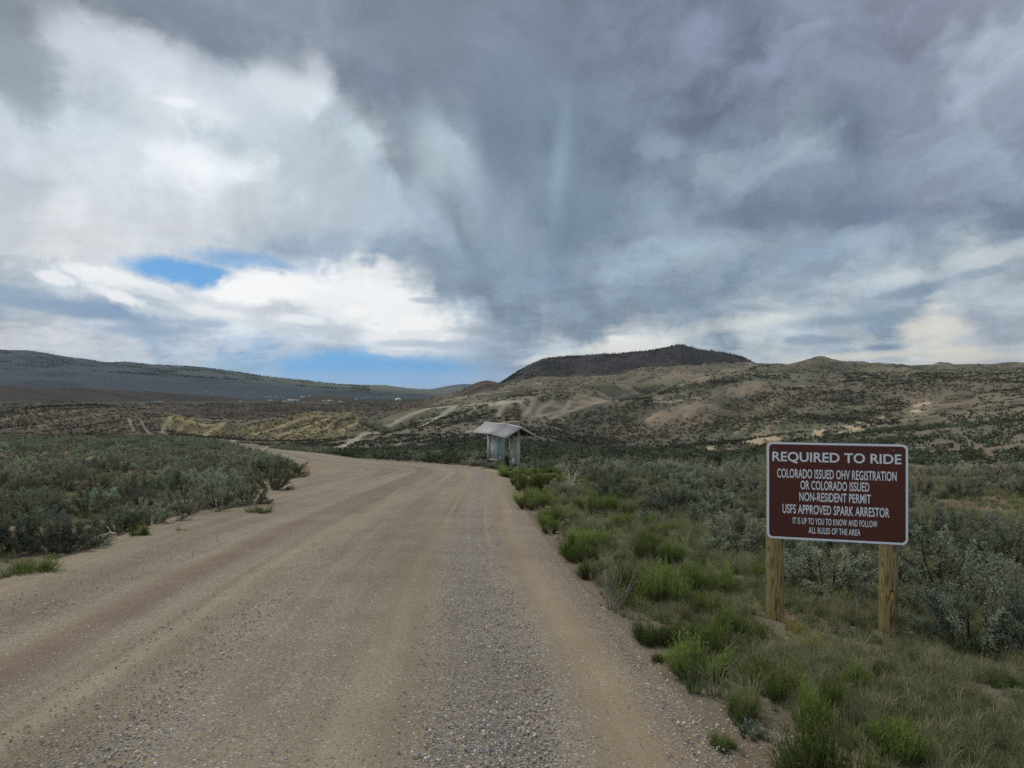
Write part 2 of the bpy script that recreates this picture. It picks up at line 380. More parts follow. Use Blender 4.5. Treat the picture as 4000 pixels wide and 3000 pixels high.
# ------------------------------------------------------------------ the lie of the land
# skyline / slope profiles at set distances: (distance, [(layout x, layout y) ...])
def plane_y(d): return HY + 0.08 * FS + EYE * FS / d
PROF = [
 (20, None), (30, None), (45, None),
 (60, [(-400,972),(0,980),(300,984),(500,988),(600,992),(700,996),(1000,996),(1106,995),(1250,998),(1400,1000),(1600,1003),(1800,1003),(2000,992),(2212,978),(2600,962)]),
 (100,[(-400,952),(0,960),(300,960),(420,962),(520,972),(600,977),(670,979),(800,983),(900,984),(1000,977),(1106,967),(1250,978),(1400,986),(1600,992),(1800,986),(2000,966),(2212,938),(2600,905)]),
 (160,[(-400,945),(0,949),(300,950),(420,953),(500,961),(560,968),(620,971),(700,973),(800,974),(900,970),(1000,953),(1106,938),(1250,955),(1400,966),(1600,962),(1800,946),(2000,925),(2212,894),(2600,870)]),
 (220,[(-400,957),(0,956),(300,957),(430,959),(500,962),(540,965),(600,967),(700,968),(800,962),(900,952),(1000,930),(1106,918),(1250,935),(1400,945),(1600,935),(1800,915),(2000,896),(2212,870),(2600,850)]),
 (300,[(-400,945),(0,944),(200,942),(370,944),(440,948),(520,952),(640,950),(760,948),(830,948),(900,928),(1000,911),(1106,898),(1250,912),(1400,922),(1600,904),(1800,885),(2000,870),(2212,848),(2600,835)]),
 (400,[(-400,888),(0,889),(150,888),(230,885),(300,888),(370,898),(410,907),(438,917),(488,915),(520,928),(560,920),(620,908),(690,898),(722,901),(735,902),(755,893),(790,908),(830,925),(870,914),(900,905),(1000,888),(1106,872),(1250,880),(1400,888),(1600,866),(1800,852),(2000,842),(2212,832),(2600,820)]),
 (520,[(-400,900),(0,902),(300,902),(440,915),(520,914),(600,906),(700,908),(760,912),(830,908),(900,886),(1000,872),(1106,855),(1250,858),(1400,862),(1600,845),(1800,835),(2000,827),(2212,817),(2600,808)]),
 (750,[(-400,880),(0,881),(150,877),(300,880),(420,879),(500,882),(600,884),(660,879),(740,884),(800,880),(860,876),(900,868),(940,862),(1012,855),(1087,836),(1132,824),(1210,822),(1309,821),(1390,810),(1450,806),(1600,808),(1800,806),(2000,810),(2212,803),(2600,800)]),
 (1000,[(-400,878),(0,878),(300,880),(600,878),(760,876),(900,880),(1012,868),(1087,852),(1132,840),(1210,836),(1309,826),(1350,812),(1390,801),(1450,794),(1495,791),(1604,793),(1678,791),(1759,782),(1789,781),(1819,787),(1864,792),(1894,797),(1960,799),(2044,795),(2212,793),(2600,795)]),
 (1400,[(-400,872),(0,873),(300,873),(500,873),(640,871),(760,873),(860,871),(940,870),(1012,868),(1100,860),(1300,850),(1600,830),(1780,812),(1819,794),(1864,786),(1894,791),(1910,789),(1960,793),(2044,787),(2130,788),(2212,787),(2600,784)]),
 (1900,[(-400,866),(0,868),(300,867),(500,867),(600,864),(640,861),(680,854),(703,851),(725,855),(775,863),(860,863),(940,862),(970,858),(1000,843),(1025,829),(1051,821),(1068,825),(1090,838),(1120,850),(1300,850),(2212,830),(2600,830)]),
 (2600,[(-400,832),(0,834),(150,838),(300,844),(450,854),(525,864),(620,868),(700,867),(860,862),(960,860),(1030,850),(1056,840),(1078,830),(1120,801),(1145,787),(1168,777),(1195,774),(1222,770),(1250,771),(1300,765),(1340,764),(1384,760),(1420,756),(1445,751),(1465,745),(1483,747),(1501,755),(1530,757),(1556,761),(1580,766),(1604,772),(1625,781),(1639,791),(1700,815),(2212,820),(2600,820)]),
 (3400,[(-400,858),(300,864),(700,866),(1000,862),(1200,840),(1500,830),(1700,840),(2600,840)]),
 (5000,[(-400,830),(0,834),(300,842),(500,849),(640,855),(800,859),(900,860),(1000,862),(1200,860),(2600,850)]),
 (6500,[(-400,792),(0,799),(200,809),(400,820),(500,828),(600,838),(700,846),(800,853),(900,857),(1000,860),(2600,850)]),
 (9000,[(-400,740),(-60,750),(0,757),(60,757),(130,770),(230,783),(280,783),(330,789),(400,792),(450,796),(520,806),(570,814),(620,819),(700,828),(760,833),(850,841),(1000,852),(2600,850)]),
 (11500,[(-400,790),(0,800),(560,835),(700,847),(900,853),(1000,856),(2600,850)]),
 (15000,[(-400,800),(0,820),(560,836),(640,832),(700,830),(760,831),(830,832),(860,837),(900,840),(960,845),(1000,847),(1100,850),(2600,850)]),
 (19000,[(-400,850),(850,848),(905,846),(940,840),(975,833),(1005,829),(1035,833),(1080,842),(1150,850),(2600,850)]),
 (26000,[(-400,862),(2600,862)]),
]
XT = np.arange(-1600, 3801, 4.0)
_D = np.array([p[0] for p in PROF], float)
_Y = np.zeros((len(PROF), len(XT)))
for i, (d, pts) in enumerate(PROF):
    if pts is None: _Y[i] = plane_y(d)
    else:
        q = np.array(pts, float)
        _Y[i] = np.interp(XT, q[:, 0], q[:, 1])
        kr = np.exp(-0.5 * (np.arange(-9, 10) / 2.2) ** 2); kr /= kr.sum()
        _Y[i] = np.convolve(np.pad(_Y[i], 9, mode='edge'), kr, mode='valid')
def pchip(x, y, xq):                       # y: (n, m) ; monotone cubic along axis 0
    h = np.diff(x)[:, None]; dl = np.diff(y, axis=0) / h
    m = np.zeros_like(y)
    w1 = 2 * h[1:] + h[:-1]; w2 = h[1:] + 2 * h[:-1]
    same = dl[1:] * dl[:-1] > 0
    with np.errstate(divide='ignore', invalid='ignore'):
        hm = (w1 + w2) / (w1 / dl[:-1] + w2 / dl[1:])
    m[1:-1] = np.where(same, hm, 0); m[0] = dl[0]; m[-1] = dl[-1]
    k = np.clip(np.searchsorted(x, xq) - 1, 0, len(x) - 2)
    t = ((xq - x[k]) / (x[k + 1] - x[k]))[:, None]; hh = (x[k + 1] - x[k])[:, None]
    return ((2 * t**3 - 3 * t**2 + 1) * y[k] + (t**3 - 2 * t**2 + t) * hh * m[k] + (-2 * t**3 + 3 * t**2) * y[k + 1] + (t**3 - t**2) * hh * m[k + 1])
LQ = np.linspace(math.log(20), math.log(26000), 1100)
YTAB = pchip(np.log(_D), _Y, LQ)

# road outline: (inner/left edge, outer/right edge)
ROAD = np.array([
 (-5.8,-9, 1.3,-9), (-5.8,0, 1.25,0), (-5.9,3.9, 1.15,3.9), (-6.1,6.5, 0.98,6.5), (-6.35,8.8, 0.78,8.8), (-6.85,11.5, 0.62,11.5), (-7.4,14, 0.45,14.5), (-8.1,18, 0.3,18.5), (-8.8,22, 0.15,23),
 (-9.4,28, -0.1,30), (-10.2,34, -0.5,38), (-11.4,40, -1.9,46), (-13.6,47, -6.0,51.5), (-17.5,56, -10.8,59), (-22,66, -15.5,69), (-28,80, -21,83.5),
 (-41,110, -34,114), (-53,134, -46,138), (-70,170,-63,175), (-88,212, -80,217), (-106,250,-98,256)], float)
def smooth_poly(P, n=4):
    t = np.arange(len(P)); tq = np.linspace(0, len(P) - 1, (len(P) - 1) * n + 1)
    return pchip(t.astype(float), P, tq)
RS = smooth_poly(ROAD, 5)
RPOLY = np.vstack([RS[:, :2], RS[::-1, 2:]])
def in_poly(x, y, P):
    c = np.zeros(x.shape, bool); j = len(P) - 1
    for i in range(len(P)):
        yi, yj = P[i, 1], P[j, 1]
        if yi != yj:
            hit = ((yi > y) != (yj > y)) & (x < (P[j, 0] - P[i, 0]) * (y - yi) / (yj - yi) + P[i, 0])
            c ^= hit
        j = i
    return c
def seg_dist(x, y, P):
    best = np.full(x.shape, 1e9)
    for a, b in zip(P[:-1], P[1:]):
        vx, vy = b - a; L = vx * vx + vy * vy + 1e-9
        t = np.clip(((x - a[0]) * vx + (y - a[1]) * vy) / L, 0, 1)
        best = np.minimum(best, (x - a[0] - t * vx) ** 2 + (y - a[1] - t * vy) ** 2)
    return np.sqrt(best)
def road_sd(x, y):                         # >0 outside the road, <0 inside
    x = np.asarray(x, float); y = np.asarray(y, float)
    sd = np.full(x.shape, 50.0)
    near = (y > -12) & (y < 270) & (x > -130) & (x < 30)
    if near.any():
        xn, yn = x[near], y[near]
        ds = np.minimum(seg_dist(xn, yn, RS[:, :2]), seg_dist(xn, yn, RS[:, 2:]))
        sd[near] = np.where(in_poly(xn, yn, RPOLY), -ds, ds)
    return sd

AMAX = math.tan(R(61))
def to_frame(x, y):
    """world -> (tangent, forward distance); the land turns round the viewpoint beyond the field of view"""
    r = np.hypot(x, y); ph = np.clip(np.arctan2(x, y), -R(61), R(61))
    return np.tan(ph), r * np.cos(ph)
def lookup(T, d):
    X = np.clip(CX + FS * T, XT[0], XT[-1] - 4.01); fx = (X - XT[0]) / 4.0; i = fx.astype(int); fx -= i
    l = np.clip((np.log(np.maximum(d, 1e-3)) - LQ[0]) / (LQ[1] - LQ[0]), 0, len(LQ) - 1.001); j = l.astype(int); l -= j
    return (YTAB[j, i] * (1 - fx) + YTAB[j, i + 1] * fx) * (1 - l) + (YTAB[j + 1, i] * (1 - fx) + YTAB[j + 1, i + 1] * fx) * l
def base_ground(X, Y):
    T = (X - CX) / FS; d = np.geomspace(100, 3000, 1500)
    z = EYE - (lookup(np.full(1500, T), d) - HY) / FS * d; ln = EYE - (Y - HY) / FS * d
    k = int(np.argmax(z >= ln)); return np.array([T * d[k], d[k]])
def base_line(pts): return np.array([base_ground(*p) for p in smooth_poly(np.array(pts, float), 2)])
SPUR1 = [(1640,832),(1600,846),(1550,862),(1480,888),(1405,910)]
SPUR2 = [(1360,846),(1300,862),(1217,882),(1150,900)]
DARKB = [  # belts of dense scrub in the folds: (half width in layout units, weight, line)
 (8, .95, [(1356,851),(1400,846),(1450,843),(1530,832),(1600,817),(1700,816)]), (9, .85, [(1239,900),(1300,892),(1352,882),(1405,868)]), (10, .7, [(1180,925),(1260,915),(1340,903),(1400,925),(1480,915)]),
 (13, .85, [(1217,960),(1352,945),(1464,929),(1577,923),(1690,906),(1802,909),(1892,893),(1937,873),(1982,843),(2040,836)]), (9, .9, [(1830,826),(1892,825),(1982,832),(2094,837)]), (10, .7, [(1200,985),(1270,990),(1330,975)]),
 (13, .6, [(890,925),(960,905),(1040,898),(1120,892)]), (9, .6, [(1060,938),(1160,930),(1250,945)]), (7, .6, [(1110,872),(1160,866),(1230,862)]), (10, .55, [(800,950),(900,948),(1000,950),(1080,952)]),
 (6, .55, [(1700,840),(1760,850),(1840,850)]), (7, .6, [(2040,905),(2100,912),(2160,908)]), (11, .5, [(1740,880),(1800,880),(1860,860)])]
LIGHTB = [(15, 1.0, SPUR1), (9, .9, SPUR2), (11, .8, [(1420,818),(1470,812),(1520,818)]), (9, .6, [(1660,870),(1720,890),(1800,880)]), (16, .5, [(2000,900),(2080,880),(2212,860)]), (6, .45, [(1130,880),(1200,870),(1280,850),(1380,832)])]
def belt(px, py, L):
    v = np.zeros(px.shape)
    for hw, w, pts in L:
        P = np.array(pts, float); lo, hi = P.min(0) - 3 * hw, P.max(0) + 3 * hw
        m = (px > lo[0]) & (px < hi[0]) & (py > lo[1]) & (py < hi[1])
        if m.any():
            dd = seg_dist(px[m], py[m], P) + (fbm(px[m] / 14, py[m] / 7, 3, 88) - .5) * hw * 1.6
            v[m] = np.maximum(v[m], w * sstep(-dd, -hw * 1.25, -hw * .55))
    return v
FEAT = [(-.016, 5, base_line([(1170,980),(1240,985),(1330,985),(1420,980),(1500,970),(1560,964),(1650,946),(1760,930),(1880,908),(1960,886)])), (.028, 28, base_line(SPUR1)), (.020, 22, base_line(SPUR2)), (-.020, 22, base_line(DARKB[0][2])), (-.018, 24, base_line(DARKB[3][2])), (.010, 26, base_line([(1760,792),(1720,830),(1700,870)]))]
SP = (0.57, 0.82)                          # spurs of the hillside run along this direction
def spur_noise(x, y):
    wx = 14 * (fbm(x / 60, y / 60, 3, 91) - 0.5); 
    a = x * SP[0] + y * SP[1]; b = x * SP[1] - y * SP[0] + wx * 2
    return ridge(b / 60.0, a / 260.0, 3, 5)
def height(x, y, detail=True):
    x = np.asarray(x, float); y = np.asarray(y, float)
    T, d = to_frame(x, y)
    zl = EYE - (lookup(T, d) - HY) / FS * d
    zn = -0.08 * d
    w = sstep(d, 20, 28)
    z = zn * (1 - w) + zl * w
    if not detail: return z
    sd = road_sd(x, y)
    off = sstep(sd, 0.0, 2.5)
    z = z + off * (0.22 * (fbm(x / 3.1, y / 3.1, 3, 3) - 0.5) + 0.5 * (fbm(x / 14, y / 14, 2, 4) - 0.5) * sstep(d, 5, 40))
    # left bank beside the road bend
    m = np.exp(-((x + 17) / 6.0) ** 2 - ((y - 38) / 16.0) ** 2)
    z = z + off * 0.5 * m
    A = 0.0060 * np.minimum(d, 900) + 0.0022 * np.maximum(d - 900, 0)
    f1 = sstep(d, 110, 260) * A
    er = ridge((x * SP[1] - y * SP[0]) / 17.0, (x * SP[0] + y * SP[1]) / 70.0, 3, 15)
    z = z + f1 * (er - .62) * .7 * (1 - sstep(d, 700, 1000))
    z = z + f1 * (spur_noise(x, y) - 0.62) * 3.6 * (1 - sstep(d, 1000, 1600))
    z = z + sstep(d, 90, 200) * np.minimum(A, 4) * 0.8 * (fbm(x / 38, y / 38, 4, 21) - 0.5)
    z = z + sstep(d, 900, 1800) * A * 0.55 * (ridge(x / 420, y / 420, 4, 31) - 0.6)
    z = z + sstep(d, 3500, 6000) * A * 0.35 * (ridge(x / 1700, y / 1700, 4, 37) - 0.6)
    far = (d > 130) & (d < 1100) & (x > -60)
    if far.any():
        xf, yf = x[far], y[far]; dz = np.zeros(len(xf))
        for am, wd, G in FEAT: dz += am * d[far] * np.exp(-(seg_dist(xf, yf, G) / wd) ** 2)
        z = z.copy(); z[far] += dz
    z = z - .15 * np.exp(-((x - 3.7) / 1.0) ** 2 - ((y - 6.2) / 1.1) ** 2)
    z = z - 0.07 * sstep(-sd, -0.05, 0.15)
    return z
def H1(x, y): return float(height(np.array([x]), np.array([y]))[0])
_tabd = np.concatenate([np.linspace(1.5, 60, 1200), np.geomspace(60.2, 25000, 3000)])
def ground_at(X, Y):
    """where the sight line through layout point (X, Y) first meets the land"""
    T = (X - CX) / FS
    z = height(T * _tabd, _tabd) ; line = EYE - (Y - HY) / FS * _tabd
    k = np.argmax(z >= line)
    if z[k] < line[k]: k = len(_tabd) - 1
    d = _tabd[k]
    return T * d, d, float(z[k])

# ------------------------------------------------------------------ object helpers
def tag(o, label=None, cat=None, group=None, kind=None):
    if label: o['label'] = label
    if cat: o['category'] = cat
    if group: o['group'] = group
    if kind: o['kind'] = kind
    return o
def link(o, parent=None):
    COL.objects.link(o)
    if parent is not None: o.parent = parent
    return o
def empty(name, loc=(0, 0, 0), rz=0.0, sc=1.0):
    o = bpy.data.objects.new(name, None); o.empty_display_size = 0.2
    o.location = loc; o.rotation_euler = (0, 0, rz); o.scale = (sc, sc, sc)
    return link(o)
def mesh_np(name, V, F, mat=None, attrs=None, smooth=False, uv=None):
    """F: (n,3) or (n,4) int array, or list of such"""
    me = bpy.data.meshes.new(name)
    Fs = F if isinstance(F, list) else [F]
    Fs = [f for f in Fs if len(f)]
    V = np.asarray(V, np.float32)
    me.vertices.add(len(V)); me.vertices.foreach_set("co", V.ravel())
    loops = np.concatenate([f.ravel() for f in Fs]).astype(np.int32)
    tot = np.concatenate([np.full(len(f), f.shape[1], np.int32) for f in Fs])
    st = np.concatenate([[0], np.cumsum(tot)[:-1]]).astype(np.int32)
    me.loops.add(len(loops)); me.loops.foreach_set("vertex_index", loops)
    me.polygons.add(len(tot)); me.polygons.foreach_set("loop_start", st); me.polygons.foreach_set("loop_total", tot)
    if smooth: me.polygons.foreach_set("use_smooth", np.ones(len(tot), bool))
    for k, v in (attrs or {}).items():
        v = np.asarray(v, np.float32)
        if v.ndim == 1:
            a = me.attributes.new(k, 'FLOAT', 'POINT'); a.data.foreach_set("value", v)
        elif v.shape[1] == 3:
            a = me.attributes.new(k, 'FLOAT_VECTOR', 'POINT'); a.data.foreach_set("vector", v.ravel())
        else:
            a = me.attributes.new(k, 'FLOAT_COLOR', 'POINT'); a.data.foreach_set("color", v.ravel())
    me.update(calc_edges=True)
    if mat: me.materials.append(mat)
    return me
class MB:
    """collects boxes / prisms / tubes, then becomes ONE mesh object"""
    def __init__(self): self.V = []; self.Q = []; self.T = []; self.n = 0
    def add(self, V, Q=(), T=()):
        V = np.asarray(V, float).reshape(-1, 3)
        if len(Q): self.Q.append(np.asarray(Q) + self.n)
        if len(T): self.T.append(np.asarray(T) + self.n)
        self.V.append(V); self.n += len(V); return self
    def box(self, c, s, M=None):
        cx, cy, cz = c; hx, hy, hz = s[0] / 2, s[1] / 2, s[2] / 2
        V = np.array([(x, y, z) for z in (-hz, hz) for y in (-hy, hy) for x in (-hx, hx)]) + np.array([cx, cy, cz])
        if M is not None: V = V @ np.array(M.to_3x3()).T + np.array(M.translation)
        Q = [(0, 2, 3, 1), (4, 5, 7, 6), (0, 1, 5, 4), (2, 6, 7, 3), (0, 4, 6, 2), (1, 3, 7, 5)]
        return self.add(V, Q)
    def hexa(self, bottom, top):
        V = list(bottom) + list(top)
        return self.add(V, [(3, 2, 1, 0), (4, 5, 6, 7), (0, 1, 5, 4), (1, 2, 6, 5), (2, 3, 7, 6), (3, 0, 4, 7)])
    def tube(self, pts, rads, n=5):
        pts = [Vector(p) for p in pts]; V = []; Q = []
        for i, p in enumerate(pts):
            t = (pts[min(i + 1, len(pts) - 1)] - pts[max(i - 1, 0)]).normalized()
            a = t.orthogonal().normalized(); b = t.cross(a)
            for k in range(n):
                an = 2 * math.pi * k / n
                V.append(p + rads[i] * (math.cos(an) * a + math.sin(an) * b))
        for i in range(len(pts) - 1):
            for k in range(n):
                Q.append((i * n + k, i * n + (k + 1) % n, (i + 1) * n + (k + 1) % n, (i + 1) * n + k))
        return self.add(V, Q)
    def build(self, name, mat, parent=None, smooth=False):
        me = mesh_np(name, np.vstack(self.V), [np.vstack(q) for q in (self.Q, self.T) if q], mat, smooth=smooth)
        return link(bpy.data.objects.new(name, me), parent)

def material(name, rough=0.85, spec=0.2):
    m = bpy.data.materials.new(name); m.use_nodes = True
    N = NT(m.node_tree); b = m.node_tree.nodes['Principled BSDF']
    b.inputs['Roughness'].default_value = rough; b.inputs['Specular IOR Level'].default_value = spec
    return m, N, b
def bump(N, b, h, strength=0.5, dist=0.02):
    nd = N.new('ShaderNodeBump'); nd.inputs['Strength'].default_value = strength; nd.inputs['Distance'].default_value = dist
    N.put(nd.inputs['Height'], h); N.l.new(nd.outputs[0], b.inputs['Normal']); return nd
def attr(N, name, kind='GEOMETRY'):
    nd = N.new('ShaderNodeAttribute'); nd.attribute_name = name; nd.attribute_type = kind; return nd

# ------------------------------------------------------------------ ground: one sheet to the horizon
def rowd():
    return np.concatenate([np.geomspace(0.6, 2.5, 10, endpoint=False), np.geomspace(2.5, 60, 200, endpoint=False),
        np.geomspace(60, 130, 80, endpoint=False), np.geomspace(130, 1100, 370, endpoint=False),
        np.geomspace(1100, 3000, 90, endpoint=False), np.geomspace(3000, 10000, 60, endpoint=False), np.geomspace(10000, 26000, 40)])
def build_terrain():
    ang = np.concatenate([np.linspace(-180, -66, 14, endpoint=False), np.linspace(-66, -38.5, 60, endpoint=False)])
    t = np.degrees(np.arctan(np.linspace(math.tan(R(-38.5)), math.tan(R(38.5)), 960)))
    ang = np.concatenate([ang, t, -ang[::-1]])          # -180 and 180 coincide
    ang = np.radians(ang); rows = rowd()
    # rows are distances measured forwards; beyond 61 degrees measured along the ray
    PH, DD = np.meshgrid(ang, rows)
    RR = DD / np.cos(np.clip(PH, -R(61), R(61)))
    X, Y = RR * np.sin(PH), RR * np.cos(PH)
    Z = height(X.ravel(), Y.ravel()).reshape(X.shape)
    nr, nc = X.shape
    V = np.stack([X.ravel(), Y.ravel(), Z.ravel()], 1)
    i = np.arange(nr - 1)[:, None] * nc + np.arange(nc - 1)[None, :]
    F = np.stack([i, i + 1, i + nc + 1, i + nc], -1).reshape(-1, 4)
    # centre fan
    c = len(V); V = np.vstack([V, [0, 0, float(Z[0].mean())]])
    k = np.arange(nc - 1); F3 = np.stack([np.full(nc - 1, c), k + 1, k], 1)
    x, y = V[:, 0], V[:, 1]
    T, d = to_frame(x, y); px = CX + FS * T; py = HY - (V[:, 2] - EYE) / np.maximum(d, 0.3) * FS
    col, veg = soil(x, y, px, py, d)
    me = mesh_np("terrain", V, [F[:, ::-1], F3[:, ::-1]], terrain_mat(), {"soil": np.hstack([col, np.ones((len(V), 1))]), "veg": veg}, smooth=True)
    # orient upwards
    o = link(bpy.data.objects.new("terrain", me)); tag(o, kind="structure")
    me.update(); 
    if me.polygons[5000].normal.z < 0: me.flip_normals()
    return o

TRACKS = [  # worn vehicle tracks on the hills: (half width m, strength, [(layout x, y)...])
 (2.2, 1.3, [(717,974),(740,965),(768,950),(793,937),(835,935)]),
 (1.1, 0.9, [(834,940),(873,930),(893,922),(925,910),(950,900),(980,890),(1000,882),(1100,874)]),
 (3.0, 1.2, [(838,921),(870,905),(905,890),(930,882),(965,880),(1020,874),(1060,872),(1120,868)]),
 (2.8, 1.2, [(873,930),(918,918),(945,903),(965,890),(985,878)]),
 (1.6, 1.1, [(717,975),(790,968),(860,961),(930,948),(1000,936),(1060,924)]),
 (1.0, 0.7, [(560,972),(600,962),(680,957),(790,950),(850,944)]),
 (1.2, 0.8, [(500,948),(506,956),(512,962),(540,962),(600,958)]),
 (2.2, 0.9, [(940,872),(985,862),(1020,855),(1060,850),(1100,846)]),
 (1.6, 0.7, [(1076,900),(1082,885),(1090,876),(1098,868)]), (1.5, 0.6, [(1160,895),(1172,882),(1185,874),(1196,866)]),
 (1.5, 0.6, [(1130,898),(1142,888),(1150,872),(1156,862)]), (1.5, 0.6, [(1212,892),(1225,880),(1232,866)]),
 (.9, 0.5, [(371,900),(352,925),(350,940)]), (.8, 0.5, [(290,935),(282,915),(278,905)]), (.7, 0.5, [(330,944),(312,925),(305,910)]),
 (1.1, 0.6, [(372,899),(400,905),(420,912),(440,919),(462,918),(485,915)]), (.8, 0.6, [(440,942),(460,930),(480,920),(486,915)]),
 (.9, 0.6, [(540,940),(590,928),(640,908),(690,899),(722,901)]), (.9, 0.6, [(590,945),(640,930),(680,915),(715,903)]),
 (.9, 0.6, [(735,930),(770,915),(772,905),(756,894)]), (.8, 0.5, [(700,930),(722,912),(740,900),(756,894)]),
 (1.5, 0.5, [(1160,900),(1220,888),(1300,868),(1350,855),(1390,845)]), (1.2, 0.5, [(1190,905),(1260,880),(1300,870)]),
]
CUTS = [(1010,992),(1090,985),(1170,986),(1240,992),(1330,992),(1420,988),(1500,978),(1560,972),(1610,962),(1650,953),(1700,946),(1760,938),(1830,928),(1880,915),(1930,900),(1960,892),(2010,872)]
def soil(x, y, px, py, d):
    n = len(x); L = lambda r, g, b: np.array([r, g, b], float)
    col = np.tile(L(.20, .165, .115), (n, 1)); veg = np.zeros(n)
    def put(c, w):
        nonlocal col
        w = np.clip(w, 0, 1)[:, None]; col = col * (1 - w) + L(*c) * w
    nz = fbm(x / 30, y / 30, 4, 51); nz2 = fbm(x / 7, y / 7, 3, 52); nb = fbm(x / 160, y / 160, 4, 53); sp = spur_noise(x, y)
    put((.20, .15, .10), sstep(nz2, .45, .65) * (1 - sstep(d, 50, 120)))
    put((.33, .22, .12), sstep(-nz, -.46, -.38) * .6 * (1 - sstep(d, 30, 90)))
    # hillside; pale crests and dark hollows also paint in the relief's light and shade
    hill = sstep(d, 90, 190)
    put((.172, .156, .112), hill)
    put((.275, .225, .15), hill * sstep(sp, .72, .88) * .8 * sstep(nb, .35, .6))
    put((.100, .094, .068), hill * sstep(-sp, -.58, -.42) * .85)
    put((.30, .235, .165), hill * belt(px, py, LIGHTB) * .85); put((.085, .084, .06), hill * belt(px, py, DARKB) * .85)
    sm = sstep(px, 1800, 1950) * sstep(d, 60, 120) * (1 - sstep(d, 560, 680)); put((.165, .155, .112), sm * .75); put((.235, .19, .14), sm * sstep(nz, .5, .66) * .5)
    put((.17, .175, .11), hill * sstep(nb, .52, .68) * .6)
    put((.27, .205, .145), np.exp(-((px - 1560) / 230) ** 2 - ((py - 895 + (px - 1560) * .22) / 22) ** 2) * .75 * sstep(d, 150, 220))
    put((.26, .19, .13), np.exp(-((px - 2060) / 170) ** 2 - ((py - 880) / 40) ** 2) * .5 * hill)
    put((.11, .125, .085), sstep(px, 1900, 2000) * sstep(d, 560, 680) * (1 - sstep(d, 850, 950)) * .8)
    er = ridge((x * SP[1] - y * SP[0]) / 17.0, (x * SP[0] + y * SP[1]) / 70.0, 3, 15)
    put((.36, .29, .195), hill * sstep(er, .79, .87) * .75 * sstep(nz, .42, .55) * (1 - .8 * sm)); put((.085, .082, .06), hill * sstep(-er, -.52, -.38) * .7)  # erosion ribs: weak shading deepened by pale crest and dark hollow colour
    # slopes of bare soil near the sign
    put((.34, .24, .155), np.exp(-((px - 2160) / 110) ** 2 - ((py - 1130) / 34) ** 2) * sstep(nz2, .3, .5) * .9)
    # washed-out cut banks, pale
    cu = np.array(CUTS, float); dist = seg_dist(px, py * 2.2, cu * np.array([1, 2.2]))
    side = np.interp(px, cu[:, 0], cu[:, 1])
    put((.50, .40, .26), sstep(-dist, -26, -8) * sstep(fbm(px / 26, py / 9, 3, 61), .43, .52) * sstep(d, 80, 110))
    # yellow clay hills; the patch of sunlight on them is put into the colour
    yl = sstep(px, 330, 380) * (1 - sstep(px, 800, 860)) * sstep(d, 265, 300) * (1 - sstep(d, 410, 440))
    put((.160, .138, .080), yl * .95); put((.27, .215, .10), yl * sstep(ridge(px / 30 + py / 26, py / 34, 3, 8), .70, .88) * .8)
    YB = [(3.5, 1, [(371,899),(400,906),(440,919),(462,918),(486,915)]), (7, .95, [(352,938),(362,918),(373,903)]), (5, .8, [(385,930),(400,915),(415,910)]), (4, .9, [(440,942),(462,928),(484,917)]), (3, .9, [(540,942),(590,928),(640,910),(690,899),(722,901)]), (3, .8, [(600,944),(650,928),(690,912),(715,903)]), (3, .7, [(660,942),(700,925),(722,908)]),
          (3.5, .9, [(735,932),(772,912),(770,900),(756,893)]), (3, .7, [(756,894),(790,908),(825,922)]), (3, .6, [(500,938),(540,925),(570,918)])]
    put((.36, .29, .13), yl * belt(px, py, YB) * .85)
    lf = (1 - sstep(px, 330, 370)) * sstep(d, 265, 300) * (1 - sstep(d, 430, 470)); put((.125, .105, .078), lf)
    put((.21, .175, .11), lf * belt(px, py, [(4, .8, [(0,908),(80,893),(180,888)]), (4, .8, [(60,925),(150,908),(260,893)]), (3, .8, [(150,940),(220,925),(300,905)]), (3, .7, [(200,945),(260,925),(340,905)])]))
    # badlands shelf
    bl = sstep(d, 470, 560) * (1 - sstep(d, 1050, 1250)) * (1 - sstep(px, 900, 1000))
    put((.095, .078, .06), bl); put((.19, .15, .11), bl * sstep(ridge(px / 26, py / 16, 3, 14), .72, .9) * .8)
    # plateau
    pl = sstep(d, 1150, 1300) * (1 - sstep(d, 2100, 2300)); put((.06, .06, .042), pl); put((.09, .09, .06), pl * sstep(nb, .5, .65))
    put((.12, .085, .06), pl * sstep(px, 950, 985) * (1 - sstep(px, 1120, 1200)))
    put((.085, .075, .05), np.exp(-((px - 703) / 55) ** 2) * sstep(d, 1700, 1850) * (1 - sstep(d, 2000, 2200)))
    rp = sstep(px, 1300, 1400) * sstep(d, 1050, 1250); put((.115, .115, .08), rp * .8)
    # dark ridge with slanting hollows
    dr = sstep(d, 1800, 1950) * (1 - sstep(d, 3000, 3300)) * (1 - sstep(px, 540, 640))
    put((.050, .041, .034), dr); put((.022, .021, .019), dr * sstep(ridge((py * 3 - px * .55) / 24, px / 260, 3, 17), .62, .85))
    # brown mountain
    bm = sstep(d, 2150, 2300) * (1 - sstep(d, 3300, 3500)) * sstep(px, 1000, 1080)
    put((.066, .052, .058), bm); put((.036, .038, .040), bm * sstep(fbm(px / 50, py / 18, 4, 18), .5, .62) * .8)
    # far mountain, left; blue of the hazy air is partly put into the colour
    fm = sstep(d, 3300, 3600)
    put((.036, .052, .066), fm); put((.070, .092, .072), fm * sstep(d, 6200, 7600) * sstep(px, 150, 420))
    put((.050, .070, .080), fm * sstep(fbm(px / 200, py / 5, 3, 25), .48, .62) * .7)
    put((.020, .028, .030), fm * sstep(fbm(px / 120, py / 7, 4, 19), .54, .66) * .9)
    put((.115, .13, .08), fm * sstep(d, 7000, 8200) * sstep(px, 480, 700) * .8)
